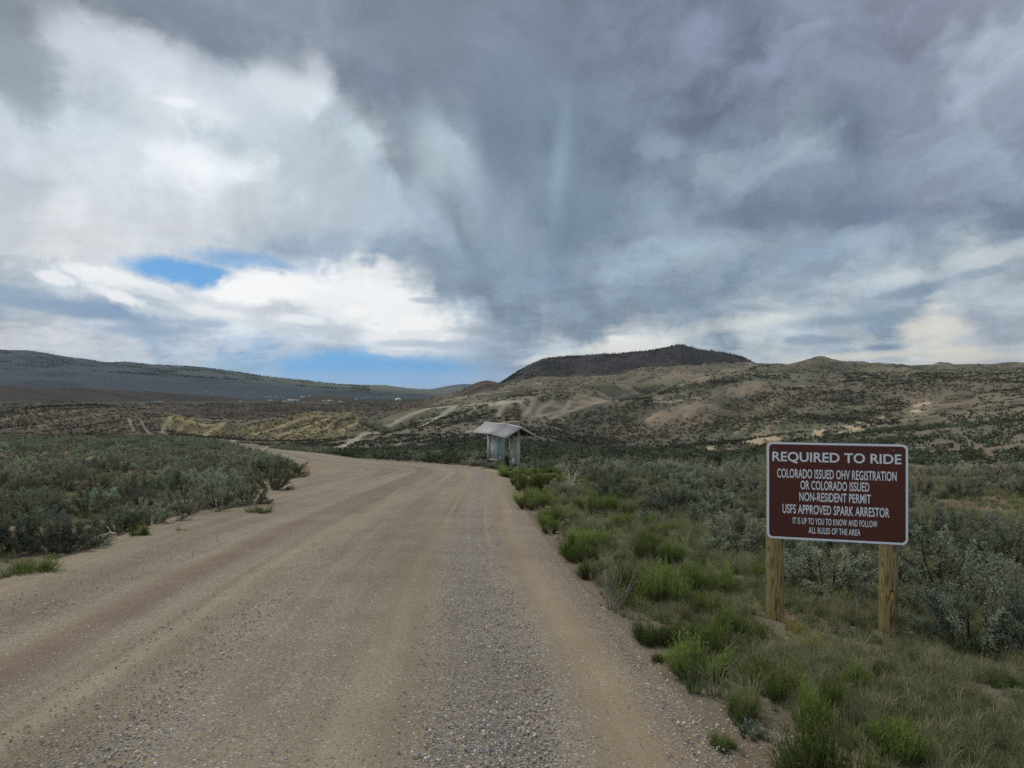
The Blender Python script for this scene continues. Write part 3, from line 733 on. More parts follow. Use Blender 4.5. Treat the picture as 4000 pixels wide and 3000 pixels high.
    put((.20, .18, .15), fm * (1 - sstep(d, 5200, 6000)) * sstep(ridge(px / 60, py / 9, 3, 23), .84, .95) * .6 * sstep(px, 300, 500))
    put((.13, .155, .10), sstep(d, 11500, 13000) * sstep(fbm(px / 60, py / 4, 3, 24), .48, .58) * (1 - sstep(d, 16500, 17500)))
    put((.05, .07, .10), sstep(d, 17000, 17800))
    # tracks
    for hw, st, pts in TRACKS:
        P = np.array(pts, float); lo, hi = P.min(0) - 30, P.max(0) + 30
        sel = (px > lo[0]) & (px < hi[0]) & (py > lo[1]) & (py < hi[1]) & (d > 70) & (d < 1100)
        if not sel.any(): continue
        G = np.array([ground_at(a, b)[:2] for a, b in smooth_poly(P, 3)])
        okk = np.abs(G[:, 1] - np.median(G[:, 1])) < 0.6 * np.median(G[:, 1]); G = G[okk]
        if len(G) < 2: continue
        ds = seg_dist(x[sel], y[sel], G)
        w = np.zeros(n); w[sel] = sstep(-ds, -hw * .95, -hw * .35) * st * (.45 + .9 * fbm(x[sel] / 9, y[sel] / 9, 3, 66))
        put((.40, .35, .27), w); TRK.append((hw * .6, G))
    # where plants are too far off to be built one by one
    veg = sstep(d, 700, 900) * (1 - sstep(d, 2200, 2500)) * (.35 + .5 * sstep(-sp, -.66, -.45)) 
    veg = np.maximum(veg, bm * .55); veg = np.maximum(veg, bl * sstep(d, 700, 900) * .6)
    return col, veg
TRK = []
def terrain_mat():
    m, N, b = material("dry_ground", 0.95, 0.1)
    geo = N.new('ShaderNodeNewGeometry').outputs['Position']
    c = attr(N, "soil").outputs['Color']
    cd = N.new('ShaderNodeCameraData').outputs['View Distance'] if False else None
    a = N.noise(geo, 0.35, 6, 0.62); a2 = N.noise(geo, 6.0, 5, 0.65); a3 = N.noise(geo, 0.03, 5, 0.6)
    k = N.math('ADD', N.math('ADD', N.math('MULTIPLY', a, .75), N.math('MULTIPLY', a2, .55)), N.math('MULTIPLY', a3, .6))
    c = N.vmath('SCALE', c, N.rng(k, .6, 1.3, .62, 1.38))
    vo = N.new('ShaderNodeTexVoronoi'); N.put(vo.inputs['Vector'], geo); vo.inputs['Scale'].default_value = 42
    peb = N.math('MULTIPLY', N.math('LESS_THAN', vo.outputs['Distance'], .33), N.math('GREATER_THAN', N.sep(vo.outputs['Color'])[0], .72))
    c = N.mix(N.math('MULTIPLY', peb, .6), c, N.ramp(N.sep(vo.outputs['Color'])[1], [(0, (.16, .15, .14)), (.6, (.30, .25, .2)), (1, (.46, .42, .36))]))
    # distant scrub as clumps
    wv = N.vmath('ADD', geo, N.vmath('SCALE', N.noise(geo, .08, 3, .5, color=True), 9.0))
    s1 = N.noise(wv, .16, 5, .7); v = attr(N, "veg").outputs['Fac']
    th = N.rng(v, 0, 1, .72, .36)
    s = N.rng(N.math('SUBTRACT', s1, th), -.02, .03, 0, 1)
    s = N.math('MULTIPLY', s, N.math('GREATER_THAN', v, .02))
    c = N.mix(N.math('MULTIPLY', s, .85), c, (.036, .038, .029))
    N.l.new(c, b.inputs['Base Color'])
    bump(N, b, N.math('ADD', N.math('MULTIPLY', a2, .3), N.math('MULTIPLY', a, 1.2)), .9, .12)
    return m
terrain = build_terrain()

# ------------------------------------------------------------------ gravel road
def build_road():
    rs = smooth_poly(ROAD, 16); nt = 61
    t = np.linspace(0, 1, nt)
    L, Rr = rs[:, :2], rs[:, 2:]
    P = L[:, None, :] * (1 - t)[None, :, None] + Rr[:, None, :] * t[None, :, None]
    mid = (L + Rr) / 2; s = np.concatenate([[0], np.cumsum(np.linalg.norm(np.diff(mid, axis=0), axis=1))])
    wid = np.linalg.norm(L - Rr, axis=1)
    tr = (1 - t)[None, :] * wid[:, None] * np.ones((len(rs), 1))   # metres from the right edge
    ss = s[:, None] * np.ones((1, nt))
    x, y = P[..., 0].ravel(), P[..., 1].ravel()
    z = height(x, y, False)
    trf = tr.ravel(); 
    prof = 0.018 * np.sin(trf * 2.9 + .6) + 0.012 * (fbm(trf * 2.4, ss.ravel() / 9, 3, 71) - .5) * 2 + 0.01 * (fbm(x * 2, y * 2, 3, 72) - .5)
    edge = np.minimum(trf, (wid[:, None] - tr).ravel())
    z = z + prof + 0.04 - 0.05 * (1 - sstep(edge, 0, .35))
    V = np.stack([x, y, z], 1); nc = nt
    i = np.arange(len(rs) - 1)[:, None] * nc + np.arange(nc - 1)[None, :]
    F = np.stack([i, i + 1, i + nc + 1, i + nc], -1).reshape(-1, 4)
    ev = edge + .25 * (fbm(x * 1.3, y * 1.3, 3, 73) - .5)
    me = mesh_np("gravel_road", V, F, road_mat(), {"across": trf, "along": ss.ravel(), "edge": ev}, smooth=True)
    if me.polygons[100].normal.z < 0: me.flip_normals()
    o = link(bpy.data.objects.new("gravel_road", me)); tag(o, kind="structure"); return o
BANDS = [(0, .45), (.35, .5), (.5, .02), (.68, .08), (.85, .55), (1.2, .85), (1.6, .75), (1.82, .05), (2.05, .0), (2.3, .42), (2.9, .5), (3.5, .36), (3.85, .03), (4.3, .28), (4.7, .12), (5.3, .38), (6.0, .25), (6.6, .2), (9, .15)]
def gravel_amount(tr): q = np.array(BANDS); return np.interp(tr, q[:, 0], q[:, 1])
def road_mat():
    m, N, b = material("road_gravel", 0.92, 0.15)
    geo = N.new('ShaderNodeNewGeometry').outputs['Position']
    ac = attr(N, "across").outputs['Fac']; al = attr(N, "along").outputs['Fac']
    uv = N.comb(ac, N.math('MULTIPLY', al, .10), 0.0)
    wob = N.math('MULTIPLY', N.math('SUBTRACT', N.noise(N.comb(N.math('MULTIPLY', ac, .3), N.math('MULTIPLY', al, .06), 4.0), 1.0, 3, .5), .5), .9)
    acw = N.math('ADD', ac, wob)
    g = N.ramp(N.math('DIVIDE', acw, 9.0), [(p / 9.0, (v, v, v)) for p, v in BANDS], 'LINEAR')
    g = N.sep(g)[0]
    fine = N.noise(N.comb(N.math('MULTIPLY', ac, 2.6), N.math('MULTIPLY', al, .05), 1.0), 1.0, 5, .65)
    pat = N.noise(geo, 1.1, 4, .6)
    g = N.math('ADD', g, N.math('ADD', N.math('MULTIPLY', N.math('SUBTRACT', fine, .5), 1.25), N.math('MULTIPLY', N.math('SUBTRACT', pat, .5), .7)), clamp=True)
    dirt = N.mix(N.rng(N.noise(N.comb(N.math('MULTIPLY', ac, 1.3), N.math('MULTIPLY', al, .07), 9.0), 1.0, 4, .6), .36, .64), (.222, .178, .118), (.338, .280, .186))
    dirt = N.mix(N.math('MULTIPLY', N.rng(N.noise(N.comb(N.math('MULTIPLY', ac, 3.2), N.math('MULTIPLY', al, .035), 19.0), 1.0, 3, .5), .56, .66), .6), dirt, (.40, .33, .225))
    dirt = N.mix(N.math('MULTIPLY', N.rng(N.math('ABSOLUTE', N.math('SUBTRACT', acw, 4.65)), .1, .45, 1, 0, True), .7), dirt, (.20, .14, .095))
    dirt = N.mix(N.math('MULTIPLY', N.rng(attr(N, "edge").outputs['Fac'], .1, .9, 1, 0), .55), dirt, (.31, .215, .13))
    def stones(scale, seed):
        vo = N.new('ShaderNodeTexVoronoi'); N.put(vo.inputs['Vector'], geo); vo.inputs['Scale'].default_value = scale
        r = N.sep(vo.outputs['Color'])
        cc = N.ramp(r[0], [(0, (.15, .14, .13)), (.25, (.235, .215, .19)), (.5, (.30, .27, .225)), (.7, (.36, .31, .245)), (.86, (.30, .22, .175)), (.95, (.55, .52, .47))])
        return vo.outputs['Distance'], r, cc
    d1, r1, c1 = stones(75, 0); d2, r2, c2 = stones(36, 1)
    m1 = N.math('MULTIPLY', N.math('LESS_THAN', r1[1], N.math('ADD', N.math('MULTIPLY', g, .9), .16)), N.math('LESS_THAN', d1, .62))
    m2 = N.math('MULTIPLY', N.math('LESS_THAN', r2[1], N.math('MULTIPLY', g, .45)), N.math('LESS_THAN', d2, .42))
    gr = N.vmath('SCALE', dirt, N.rng(N.noise(geo, 90.0, 3, .7), .3, .7, .72, 1.25))
    c = N.mix(m1, gr, c1); c = N.mix(m2, c, c2)
    c = N.vmath('SCALE', c, N.rng(pat, .3, .7, .9, 1.1))
    N.l.new(c, b.inputs['Base Color'])
    h = N.math('ADD', N.math('MULTIPLY', m1, N.math('SUBTRACT', .62, d1)), N.math('MULTIPLY', N.math('MULTIPLY', m2, N.math('SUBTRACT', .42, d2)), 2.5))
    h = N.math('ADD', h, N.math('MULTIPLY', N.noise(geo, 25.0, 4, .6), .6))
    bump(N, b, h, .9, .012)
    return m
road = build_road()
# ------------------------------------------------------------------ plant materials
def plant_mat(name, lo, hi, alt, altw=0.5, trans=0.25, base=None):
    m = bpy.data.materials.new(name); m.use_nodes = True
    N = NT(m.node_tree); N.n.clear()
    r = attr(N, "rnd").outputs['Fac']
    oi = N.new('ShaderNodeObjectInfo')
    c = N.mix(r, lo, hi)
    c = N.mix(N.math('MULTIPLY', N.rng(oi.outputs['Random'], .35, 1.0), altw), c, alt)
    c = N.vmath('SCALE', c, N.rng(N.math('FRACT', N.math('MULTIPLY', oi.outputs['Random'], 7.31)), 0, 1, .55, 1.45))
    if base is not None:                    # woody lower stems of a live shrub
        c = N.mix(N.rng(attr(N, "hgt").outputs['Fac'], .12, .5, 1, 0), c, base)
    d = N.new('ShaderNodeBsdfDiffuse'); N.put(d.inputs[0], c)
    t = N.new('ShaderNodeBsdfTranslucent'); N.put(t.inputs[0], c)
    mx = N.new('ShaderNodeMixShader'); mx.inputs[0].default_value = trans
    N.l.new(d.outputs[0], mx.inputs[1]); N.l.new(t.outputs[0], mx.inputs[2])
    o = N.new('ShaderNodeOutputMaterial'); N.l.new(mx.outputs[0], o.inputs[0])
    return m
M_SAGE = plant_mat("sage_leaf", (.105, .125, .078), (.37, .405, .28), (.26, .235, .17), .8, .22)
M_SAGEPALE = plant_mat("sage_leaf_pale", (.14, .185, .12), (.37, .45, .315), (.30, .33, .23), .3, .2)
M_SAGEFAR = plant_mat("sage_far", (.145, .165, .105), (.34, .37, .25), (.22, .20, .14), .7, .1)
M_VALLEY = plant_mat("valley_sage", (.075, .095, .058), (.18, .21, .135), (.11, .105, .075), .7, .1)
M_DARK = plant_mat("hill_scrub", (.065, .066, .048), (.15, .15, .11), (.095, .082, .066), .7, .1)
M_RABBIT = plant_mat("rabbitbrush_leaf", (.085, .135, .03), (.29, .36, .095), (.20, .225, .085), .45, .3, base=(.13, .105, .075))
M_GRASSG = plant_mat("grass_green", (.12, .175, .065), (.28, .37, .14), (.26, .28, .13), .7, .3)
M_GRASSS = plant_mat("grass_straw", (.24, .22, .12), (.42, .39, .23), (.22, .25, .13), .6, .3)
M_GRASSY = plant_mat("grass_yellow", (.24, .20, .07), (.42, .37, .15), (.30, .27, .10), .4, .3)
M_STALK = plant_mat("flower_stalk", (.20, .125, .085), (.34, .23, .16), (.26, .19, .13), .5, .2)
M_WOOD = plant_mat("twig_bark", (.09, .08, .07), (.17, .15, .13), (.12, .10, .085), .5, 0)
M_DEAD = plant_mat("dead_twig", (.26, .23, .19), (.48, .43, .36), (.35, .31, .27), .4, 0)
M_BONE = plant_mat("bleached_wood", (.42, .39, .35), (.62, .58, .52), (.5, .47, .42), .4, 0)
M_PINE = plant_mat("pine_needles", (.022, .032, .022), (.045, .06, .04), (.035, .045, .03), .5, 0)

def unit(v): return v / np.maximum(np.linalg.norm(v, axis=-1, keepdims=True), 1e-9)
def leaves(C, Dn, Ln, Wd, rng):
    n = len(C); s = unit(np.cross(Dn, rng.normal(size=(n, 3))))
    Ln = np.broadcast_to(Ln, n)[:, None]; Wd = np.broadcast_to(Wd, n)[:, None]
    V = np.stack([C, C + Dn * Ln * .55 + s * Wd * .5, C + Dn * Ln, C + Dn * Ln * .55 - s * Wd * .5], 1).reshape(-1, 3)
    F = np.arange(n * 4).reshape(-1, 4)
    return V, F
def ribbons(P0, P1, P2, w0, rng):
    """curved two-piece blades"""
    n = len(P0); s = unit(np.cross(P2 - P0, rng.normal(size=(n, 3)))) * np.broadcast_to(w0, n)[:, None] * .5
    V = np.stack([P0 - s, P0 + s, P1 - s * .8, P1 + s * .8, P2], 1).reshape(-1, 3)
    b = np.arange(n)[:, None] * 5
    return V, b + np.array([[0, 1, 3, 2]]), b + np.array([[2, 3, 4]])
def tubes_np(A, B, ra, rb):
    """straight three-sided tapered twigs"""
    n = len(A); d = unit(B - A); a = unit(np.cross(d, np.tile([.31, .22, .93], (n, 1)))); b = np.cross(d, a)
    ra = np.broadcast_to(ra, n)[:, None]; rb = np.broadcast_to(rb, n)[:, None]; V = []
    for P, r in ((A, ra), (B, rb)):
        for k in range(3):
            an = 2.0944 * k; V.append(P + r * (math.cos(an) * a + math.sin(an) * b))
    V = np.stack(V, 1).reshape(-1, 3); o = np.arange(n)[:, None] * 6
    F = np.concatenate([o + np.array([[k, (k + 1) % 3, 3 + (k + 1) % 3, 3 + k]]) for k in range(3)])
    return V, F
def sage(seed, r=.55, h=.75, nb=15, nt=11, nl=30, L=.031, Wd=.0145, low=0.08, mat=None, stalk=0, lean=0):
    """returns foliage mesh, stem mesh (and stalk mesh)"""
    g = np.random.default_rng(seed)
    th = g.uniform(0, 2 * math.pi, nb) ; ph = np.arccos(np.clip(1 - (np.arange(nb) + g.uniform(0, 1, nb)) / nb * 1.02, -1, 1)); rr = g.uniform(.72, 1.08, nb)
    lump = 1 + .22 * np.sin(th * 2 + seed) + .12 * np.sin(th * 5 + seed * 2)
    E = np.stack([np.sin(ph) * np.cos(th) * r * rr * lump, np.sin(ph) * np.sin(th) * r * rr * lump, (np.cos(ph) * .88 + .12) * h * rr], 1)
    E[:, 2] = np.maximum(E[:, 2], low * h)
    B0 = np.stack([np.cos(th), np.sin(th), 0 * th], 1) * r * .08
    Mi = B0 * .4 + E * .5 * np.array([1.2, 1.2, .75]) 
    t = g.uniform(.22, 1.0, (nb, nt)) ** .62; t[:, 0] = 1
    def curve(t): return (1 - t[..., None]) ** 2 * B0[:, None] + 2 * (t * (1 - t))[..., None] * Mi[:, None] + (t ** 2)[..., None] * E[:, None]
    S = curve(t).reshape(-1, 3)
    out = unit(S * np.array([1, 1, .5]) + 1e-4)
    dr = unit(out * .85 + np.array([0, 0, .5]) + g.normal(size=S.shape) * .42)
    TL = g.uniform(.13, .27, len(S)) * (r + h) * .5
    Tt = S + dr * TL[:, None]
    k = len(S)
    u = g.uniform(.0, 1.0, (k, nl)) ** .7
    C = S[:, None] + dr[:, None] * (TL[:, None] * u)[..., None] + g.normal(size=(k, nl, 3)) * (.014 * (r + h))
    ld = unit(dr[:, None] * .9 + g.normal(size=(k, nl, 3)) * .62 + np.array([0, 0, .25]))
    C = C.reshape(-1, 3); ld = ld.reshape(-1, 3)
    ok = C[:, 2] > .02; C, ld = C[ok], ld[ok]
    V, F = leaves(C, ld, g.uniform(.7, 1.3, len(C)) * L, g.uniform(.7, 1.3, len(C)) * Wd, g)
    rn = np.repeat(np.clip(g.uniform(0, 1, len(C)) * .55 + .45 * sstep(C[:, 2] / h, .15, .95), 0, 1), 4)  # random tone, plus light on top and shade inside put into leaf colour
    fol = mesh_np("sage_foliage", V, F, mat or M_SAGE, {"rnd": rn})
    c2 = curve(np.tile(np.linspace(0, 1, 5), (nb, 1)))
    A = c2[:, :-1].reshape(-1, 3); Bq = c2[:, 1:].reshape(-1, 3)
    ra = np.tile(np.array([.016, .012, .009, .006]), nb) * (r + h)
    V1, F1 = tubes_np(A, Bq, ra, ra * .75); V2, F2 = tubes_np(S, Tt, .004, .0015)
    stm = mesh_np("sage_stem", np.vstack([V1, V2]), np.vstack([F1, F2 + len(V1)]), M_WOOD, {"rnd": g.uniform(0, 1, len(V1) + len(V2))})
    stk = None
    if stalk:
        i = g.integers(0, k, stalk); P0 = Tt[i]; ok = P0[:, 2] > h * .55; P0 = P0[ok]
        up = unit(np.array([0, 0, 1.0]) + P0 * .25 + g.normal(size=P0.shape) * .1); Hs = g.uniform(.14, .34, len(P0))[:, None]
        Va, Fa = tubes_np(P0, P0 + up * Hs, .0025, .001)
        u = g.uniform(.25, 1, (len(P0), 26)); C = P0[:, None] + up[:, None] * (Hs * u)[..., None] + g.normal(size=(len(P0), 26, 3)) * .009
        C = C.reshape(-1, 3); Vb, Fb = leaves(C, unit(g.normal(size=C.shape) * .7 + np.array([0, 0, .8])), .016, .007, g)
        V = np.vstack([Va, Vb]); stk = mesh_np("sage_stalks", V, np.vstack([Fa, Fb + len(Va)]), M_STALK, {"rnd": g.uniform(0, 1, len(V))})
    return fol, stm, stk
def merged_sage(seed, mat, **kw):
    g = np.random.default_rng(seed); f, s, _ = sage(seed, mat=mat, **kw); bpy.data.meshes.remove(s); return f
def rabbit(seed, r=.4, h=.55, n=520, L=.055, mat=None):
    g = np.random.default_rng(seed); nc = 11
    cth, cr = g.uniform(0, 6.28, nc), r * .75 * np.sqrt(g.uniform(0, 1, nc)); cc = np.stack([cr * np.cos(cth), cr * np.sin(cth)], 1)
    ci = g.integers(0, nc, n); hh = g.uniform(.5, 1.12, nc)[ci]; wd = g.uniform(.22, .42, nc)[ci] * r
    th = g.uniform(0, 6.28, n); sp = np.sqrt(g.uniform(0, 1, n)) * wd
    tip = np.stack([cc[ci, 0] + sp * np.cos(th), cc[ci, 1] + sp * np.sin(th), h * hh * (1 - .3 * (sp / wd) ** 2) * g.uniform(.62, 1.08, n)], 1) + g.normal(size=(n, 3)) * .018
    b = np.stack([cc[ci, 0] * .55 + .15 * sp * np.cos(th), cc[ci, 1] * .55 + .15 * sp * np.sin(th), 0 * th], 1)
    mid = b * .45 + tip * .55; mid[:, :2] = b[:, :2] * .4 + tip[:, :2] * .6
    V, Q, T = ribbons(b, mid, tip, .0055, g); hg = [V[:, 2] / h]; rn = [np.repeat(g.uniform(0, .7, n), 5)]
    m = 9; u = g.uniform(.3, 1.02, (n, m)); P = b[:, None] * ((1 - u) ** 2)[..., None] + 2 * (u * (1 - u))[..., None] * mid[:, None] + (u ** 2)[..., None] * tip[:, None]
    dr = unit(tip - b)[:, None] + g.normal(size=(n, m, 3)) * .42 + np.array([0, 0, .25]); P = P.reshape(-1, 3)
    V2, F2 = leaves(P, unit(dr.reshape(-1, 3)), g.uniform(.5, 1.3, len(P)) * L, .0062, g)
    hg.append(V2[:, 2] / h); rn.append(np.repeat(np.clip(-.1 + 1.15 * P[:, 2] / h * g.uniform(.4, 1.2, len(P)), 0, 1), 4))
    # dead stems standing among the green
    k = 40; a = g.uniform(0, 6.28, k); q = np.sqrt(g.uniform(0, 1, k)) * r * .8
    b3 = np.stack([q * np.cos(a) * .5, q * np.sin(a) * .5, 0 * a], 1); t3 = np.stack([q * np.cos(a), q * np.sin(a), h * g.uniform(.5, 1.1, k)], 1); m3 = (b3 + t3) / 2 + g.normal(size=(k, 3)) * .02
    V3, Q3, T3 = ribbons(b3, m3, t3, .005, g); hg.append(np.zeros(len(V3))); rn.append(np.full(len(V3), 1.0))
    o1, o2 = len(V), len(V) + len(V2)
    return mesh_np("rabbitbrush_shoots", np.vstack([V, V2, V3]), [np.vstack([Q, F2 + o1, Q3 + o2]), np.vstack([T, T3 + o2])], mat or M_RABBIT, {"rnd": np.concatenate(rn), "hgt": np.concatenate(hg)})
def tuft(seed, r=.12, h=.25, n=40, w=.004, mat=None, spread=1.0):
    g = np.random.default_rng(seed); th = g.uniform(0, 6.28, n); s = np.sqrt(g.uniform(0, 1, n)) * r
    b = np.stack([s * .35 * np.cos(th), s * .35 * np.sin(th), -0.01 + 0 * th], 1); H = h * g.uniform(.45, 1.1, n)
    th2 = th + g.normal(size=n) * .6
    tip = b + np.stack([np.cos(th2) * (s + .3 * h * g.uniform(0, 1, n)) * spread, np.sin(th2) * (s + .3 * h * g.uniform(0, 1, n)) * spread, H], 1)
    mid = b * .4 + tip * .6; mid[:, :2] = b[:, :2] * .65 + tip[:, :2] * .35; mid[:, 2] = H * .65
    V, Q, T = ribbons(b, mid, tip, w, g)
    return mesh_np("tuft_blades", V, [Q, T], mat, {"rnd": np.repeat(g.uniform(0, 1, n), 5), "hgt": V[:, 2] / h})
def branching(seed, h=.7, n=14, spread=.6, mat=None, rad=.006, levels=3, flat=1.0):
    g = np.random.default_rng(seed); A = []; B = []; Rr = []
    def grow(p, d, L, r, lv):
        seg = 3; 
        for _ in range(seg):
            q = p + d * L / seg; A.append(p); B.append(q); Rr.append(r); p = q; r *= .86
            d = unit(d + g.normal(size=3) * .16)
            if lv > 0 and g.random() < .75: grow(p, unit(d + g.normal(size=3) * .45), L * g.uniform(.4, .65), r * .65, lv - 1)
    for i in range(n):
        th = g.uniform(0, 6.28); sp = g.uniform(.1, 1) * spread
        grow(np.array([.04 * math.cos(th), .04 * math.sin(th), -.02]), unit(np.array([math.cos(th) * sp, math.sin(th) * sp, flat])), h * g.uniform(.55, .8), rad, levels)
    A, B, Rr = np.array(A), np.array(B), np.array(Rr)
    V, F = tubes_np(A, B, Rr, Rr * .85)
    return mesh_np("twigs", V, F, mat or M_DEAD, {"rnd": g.uniform(0, 1, len(V))})
def stone_mesh(seed, mat, flat=.6):
    g = np.random.default_rng(seed); ph = (1 + 5 ** .5) / 2
    V = unit(np.array([(-1, ph, 0), (1, ph, 0), (-1, -ph, 0), (1, -ph, 0), (0, -1, ph), (0, 1, ph), (0, -1, -ph), (0, 1, -ph), (ph, 0, -1), (ph, 0, 1), (-ph, 0, -1), (-ph, 0, 1)], float))
    F = [(0,11,5),(0,5,1),(0,1,7),(0,7,10),(0,10,11),(1,5,9),(5,11,4),(11,10,2),(10,7,6),(7,1,8),(3,9,4),(3,4,2),(3,2,6),(3,6,8),(3,8,9),(4,9,5),(2,4,11),(6,2,10),(8,6,7),(9,8,1)]
    V = list(V); cache = {}; F2 = []
    def mid(a, b):
        k = (min(a, b), max(a, b))
        if k not in cache: cache[k] = len(V); V.append(unit((V[a] + V[b]) / 2))
        return cache[k]
    for a, b, c in F:
        ab, bc, ca = mid(a, b), mid(b, c), mid(c, a); F2 += [(a, ab, ca), (b, bc, ab), (c, ca, bc), (ab, bc, ca)]
    V = np.array(V) * (1 + g.normal(size=(len(V), 1)) * .07) * np.array([1, g.uniform(.65, .9), flat * g.uniform(.8, 1.2)])
    return mesh_np("stone_body", V, np.array(F2), mat, smooth=True)
def stone_mat():
    m, N, b = material("pebble", .85, .2)
    oi = N.new('ShaderNodeObjectInfo'); tcn = N.new('ShaderNodeTexCoord')
    c = N.ramp(oi.outputs['Random'], [(0, (.25, .245, .24)), (.12, (.31, .30, .285)), (.28, (.40, .37, .33)), (.5, (.48, .425, .35)), (.68, (.55, .47, .36)), (.8, (.43, .30, .23)), (.88, (.32, .32, .335)), (.94, (.75, .71, .64))], 'CONSTANT')
    c = N.vmath('SCALE', c, N.rng(N.noise(tcn.outputs['Object'], 2.5, 4, .6), .3, .7, .75, 1.25))
    N.l.new(c, b.inputs['Base Color']); return m
M_STONE = stone_mat()

# ------------------------------------------------------------------ instancing of uncountable cover
def scatter(name, P, rot, scl, sources, label=None, pick=None):
    P = np.asarray(P, float)
    me = mesh_np(name, P, np.zeros((0, 3), int)) if False else bpy.data.meshes.new(name)
    me.vertices.add(len(P)); me.vertices.foreach_set("co", P.astype(np.float32).ravel())
    a = me.attributes.new("rot", 'FLOAT_VECTOR', 'POINT'); a.data.foreach_set("vector", np.asarray(rot, np.float32).ravel())
    a = me.attributes.new("scl", 'FLOAT_VECTOR', 'POINT'); a.data.foreach_set("vector", np.asarray(scl, np.float32).ravel())
    g = np.random.default_rng(len(P)); a = me.attributes.new("pick", 'INT', 'POINT'); a.data.foreach_set("value", (g.integers(0, len(sources), len(P)) if pick is None else pick).astype(np.int32))
    o = link(bpy.data.objects.new(name, me)); tag(o, label=label, kind="stuff")
    ng = bpy.data.node_groups.new(name, 'GeometryNodeTree')
    ng.interface.new_socket("Geometry", in_out='INPUT', socket_type='NodeSocketGeometry'); ng.interface.new_socket("Geometry", in_out='OUTPUT', socket_type='NodeSocketGeometry')
    n = ng.nodes; l = ng.links
    gi = n.new('NodeGroupInput'); go = n.new('NodeGroupOutput'); ip = n.new('GeometryNodeInstanceOnPoints'); jg = n.new('GeometryNodeJoinGeometry')
    for s in sources:
        oi = n.new('GeometryNodeObjectInfo'); oi.inputs['Object'].default_value = s; oi.inputs['As Instance'].default_value = True; oi.transform_space = 'ORIGINAL'
        l.new(oi.outputs['Geometry'], jg.inputs[0])
    def na(nm, t):
        q = n.new('GeometryNodeInputNamedAttribute'); q.data_type = t; q.inputs[0].default_value = nm; return q.outputs['Attribute']
    l.new(gi.outputs[0], ip.inputs['Points']); l.new(jg.outputs[0], ip.inputs['Instance'])
    ip.inputs['Pick Instance'].default_value = True
    l.new(na("pick", 'INT'), ip.inputs['Instance Index'])
    er = n.new('FunctionNodeEulerToRotation'); l.new(na("rot", 'FLOAT_VECTOR'), er.inputs[0]); l.new(er.outputs[0], ip.inputs['Rotation'])
    l.new(na("scl", 'FLOAT_VECTOR'), ip.inputs['Scale']); l.new(ip.outputs[0], go.inputs[0])
    md = o.modifiers.new("cover", 'NODES'); md.node_group = ng
    return o
def rnd_rot(n, g, tilt=.12): return np.stack([g.normal(size=n) * tilt, g.normal(size=n) * tilt, g.uniform(0, 6.283, n)], 1)

# ------------------------------------------------------------------ kinds of plants
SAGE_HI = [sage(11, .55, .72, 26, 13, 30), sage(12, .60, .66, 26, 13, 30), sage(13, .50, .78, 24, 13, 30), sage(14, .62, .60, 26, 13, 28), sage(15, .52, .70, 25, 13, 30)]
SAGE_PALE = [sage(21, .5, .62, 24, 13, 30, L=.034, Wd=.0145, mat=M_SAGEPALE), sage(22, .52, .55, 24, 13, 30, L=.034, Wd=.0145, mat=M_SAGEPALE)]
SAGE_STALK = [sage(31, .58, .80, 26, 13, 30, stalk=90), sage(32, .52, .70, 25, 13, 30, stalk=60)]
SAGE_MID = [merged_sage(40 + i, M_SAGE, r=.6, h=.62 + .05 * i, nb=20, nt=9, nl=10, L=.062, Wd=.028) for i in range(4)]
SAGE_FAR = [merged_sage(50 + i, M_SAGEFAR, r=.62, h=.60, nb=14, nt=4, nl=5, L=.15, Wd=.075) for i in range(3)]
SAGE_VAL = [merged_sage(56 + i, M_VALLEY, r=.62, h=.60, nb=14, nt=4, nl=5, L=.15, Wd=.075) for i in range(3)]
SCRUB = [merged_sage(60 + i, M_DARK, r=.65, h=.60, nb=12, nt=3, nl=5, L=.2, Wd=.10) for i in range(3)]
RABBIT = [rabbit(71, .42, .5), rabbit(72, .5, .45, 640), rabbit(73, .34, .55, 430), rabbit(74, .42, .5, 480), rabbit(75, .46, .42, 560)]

def place_parts(name, parts, x, y, rz, sc, label, cat, group=None, dz=0.0, sz=1.0):
    o = empty(name, (x, y, H1(x, y) + dz), rz); o.scale = (sc, sc, sc * sz)
    tag(o, label, cat, group)
    for nm, me in parts:
        if me is not None: link(bpy.data.objects.new(nm, me), o)
    return o
rng = np.random.default_rng(5)
TAKEN = []           # (x, y, radius) of plants already placed
def size_at(d, px): return px / FS * d
def hero_sage(X, Y, w, h, label, var=None, kind='hi'):
    x, y, z = ground_at(X, Y); y += size_at(y, w) * .3; x = (X - CX) / FS * y
    src = {'hi': SAGE_HI, 'pale': SAGE_PALE, 'stalk': SAGE_STALK}[kind]
    k = (var if var is not None else int(rng.integers(0, len(src)))) % len(src); f, s, t = src[k]
    R0 = size_at(y, w) / 2; Hh = size_at(y, h)
    sc = R0 / .60 * 1.18
    o = place_parts("sagebrush", [("foliage", f), ("stem", s), ("flower_stalks", t)], x, y, rng.uniform(0, 6.28), sc, label, "shrub", "sagebrush shrubs", -.03, (Hh / .84) / sc)
    TAKEN.append((x, y, R0)); return o
def hero_rabbit(X, Y, w, h, label, var=None, name="rabbitbrush"):
    x, y, z = ground_at(X, Y); y += size_at(y, w) * .25; x = (X - CX) / FS * y
    k = (var if var is not None else int(rng.integers(0, 5))) % 5
    R0 = size_at(y, w) / 2; Hh = size_at(y, h); sc = R0 / .42 * 1.3
    o = link(bpy.data.objects.new(name, RABBIT[k])); o.location = (x, y, H1(x, y) - .02); o.rotation_euler = (0, 0, rng.uniform(0, 6.28)); o.scale = (sc, sc, Hh / .5 * 1.25)
    tag(o, label, "shrub", "rabbitbrush shrubs"); TAKEN.append((x, y, R0 * .8)); return o
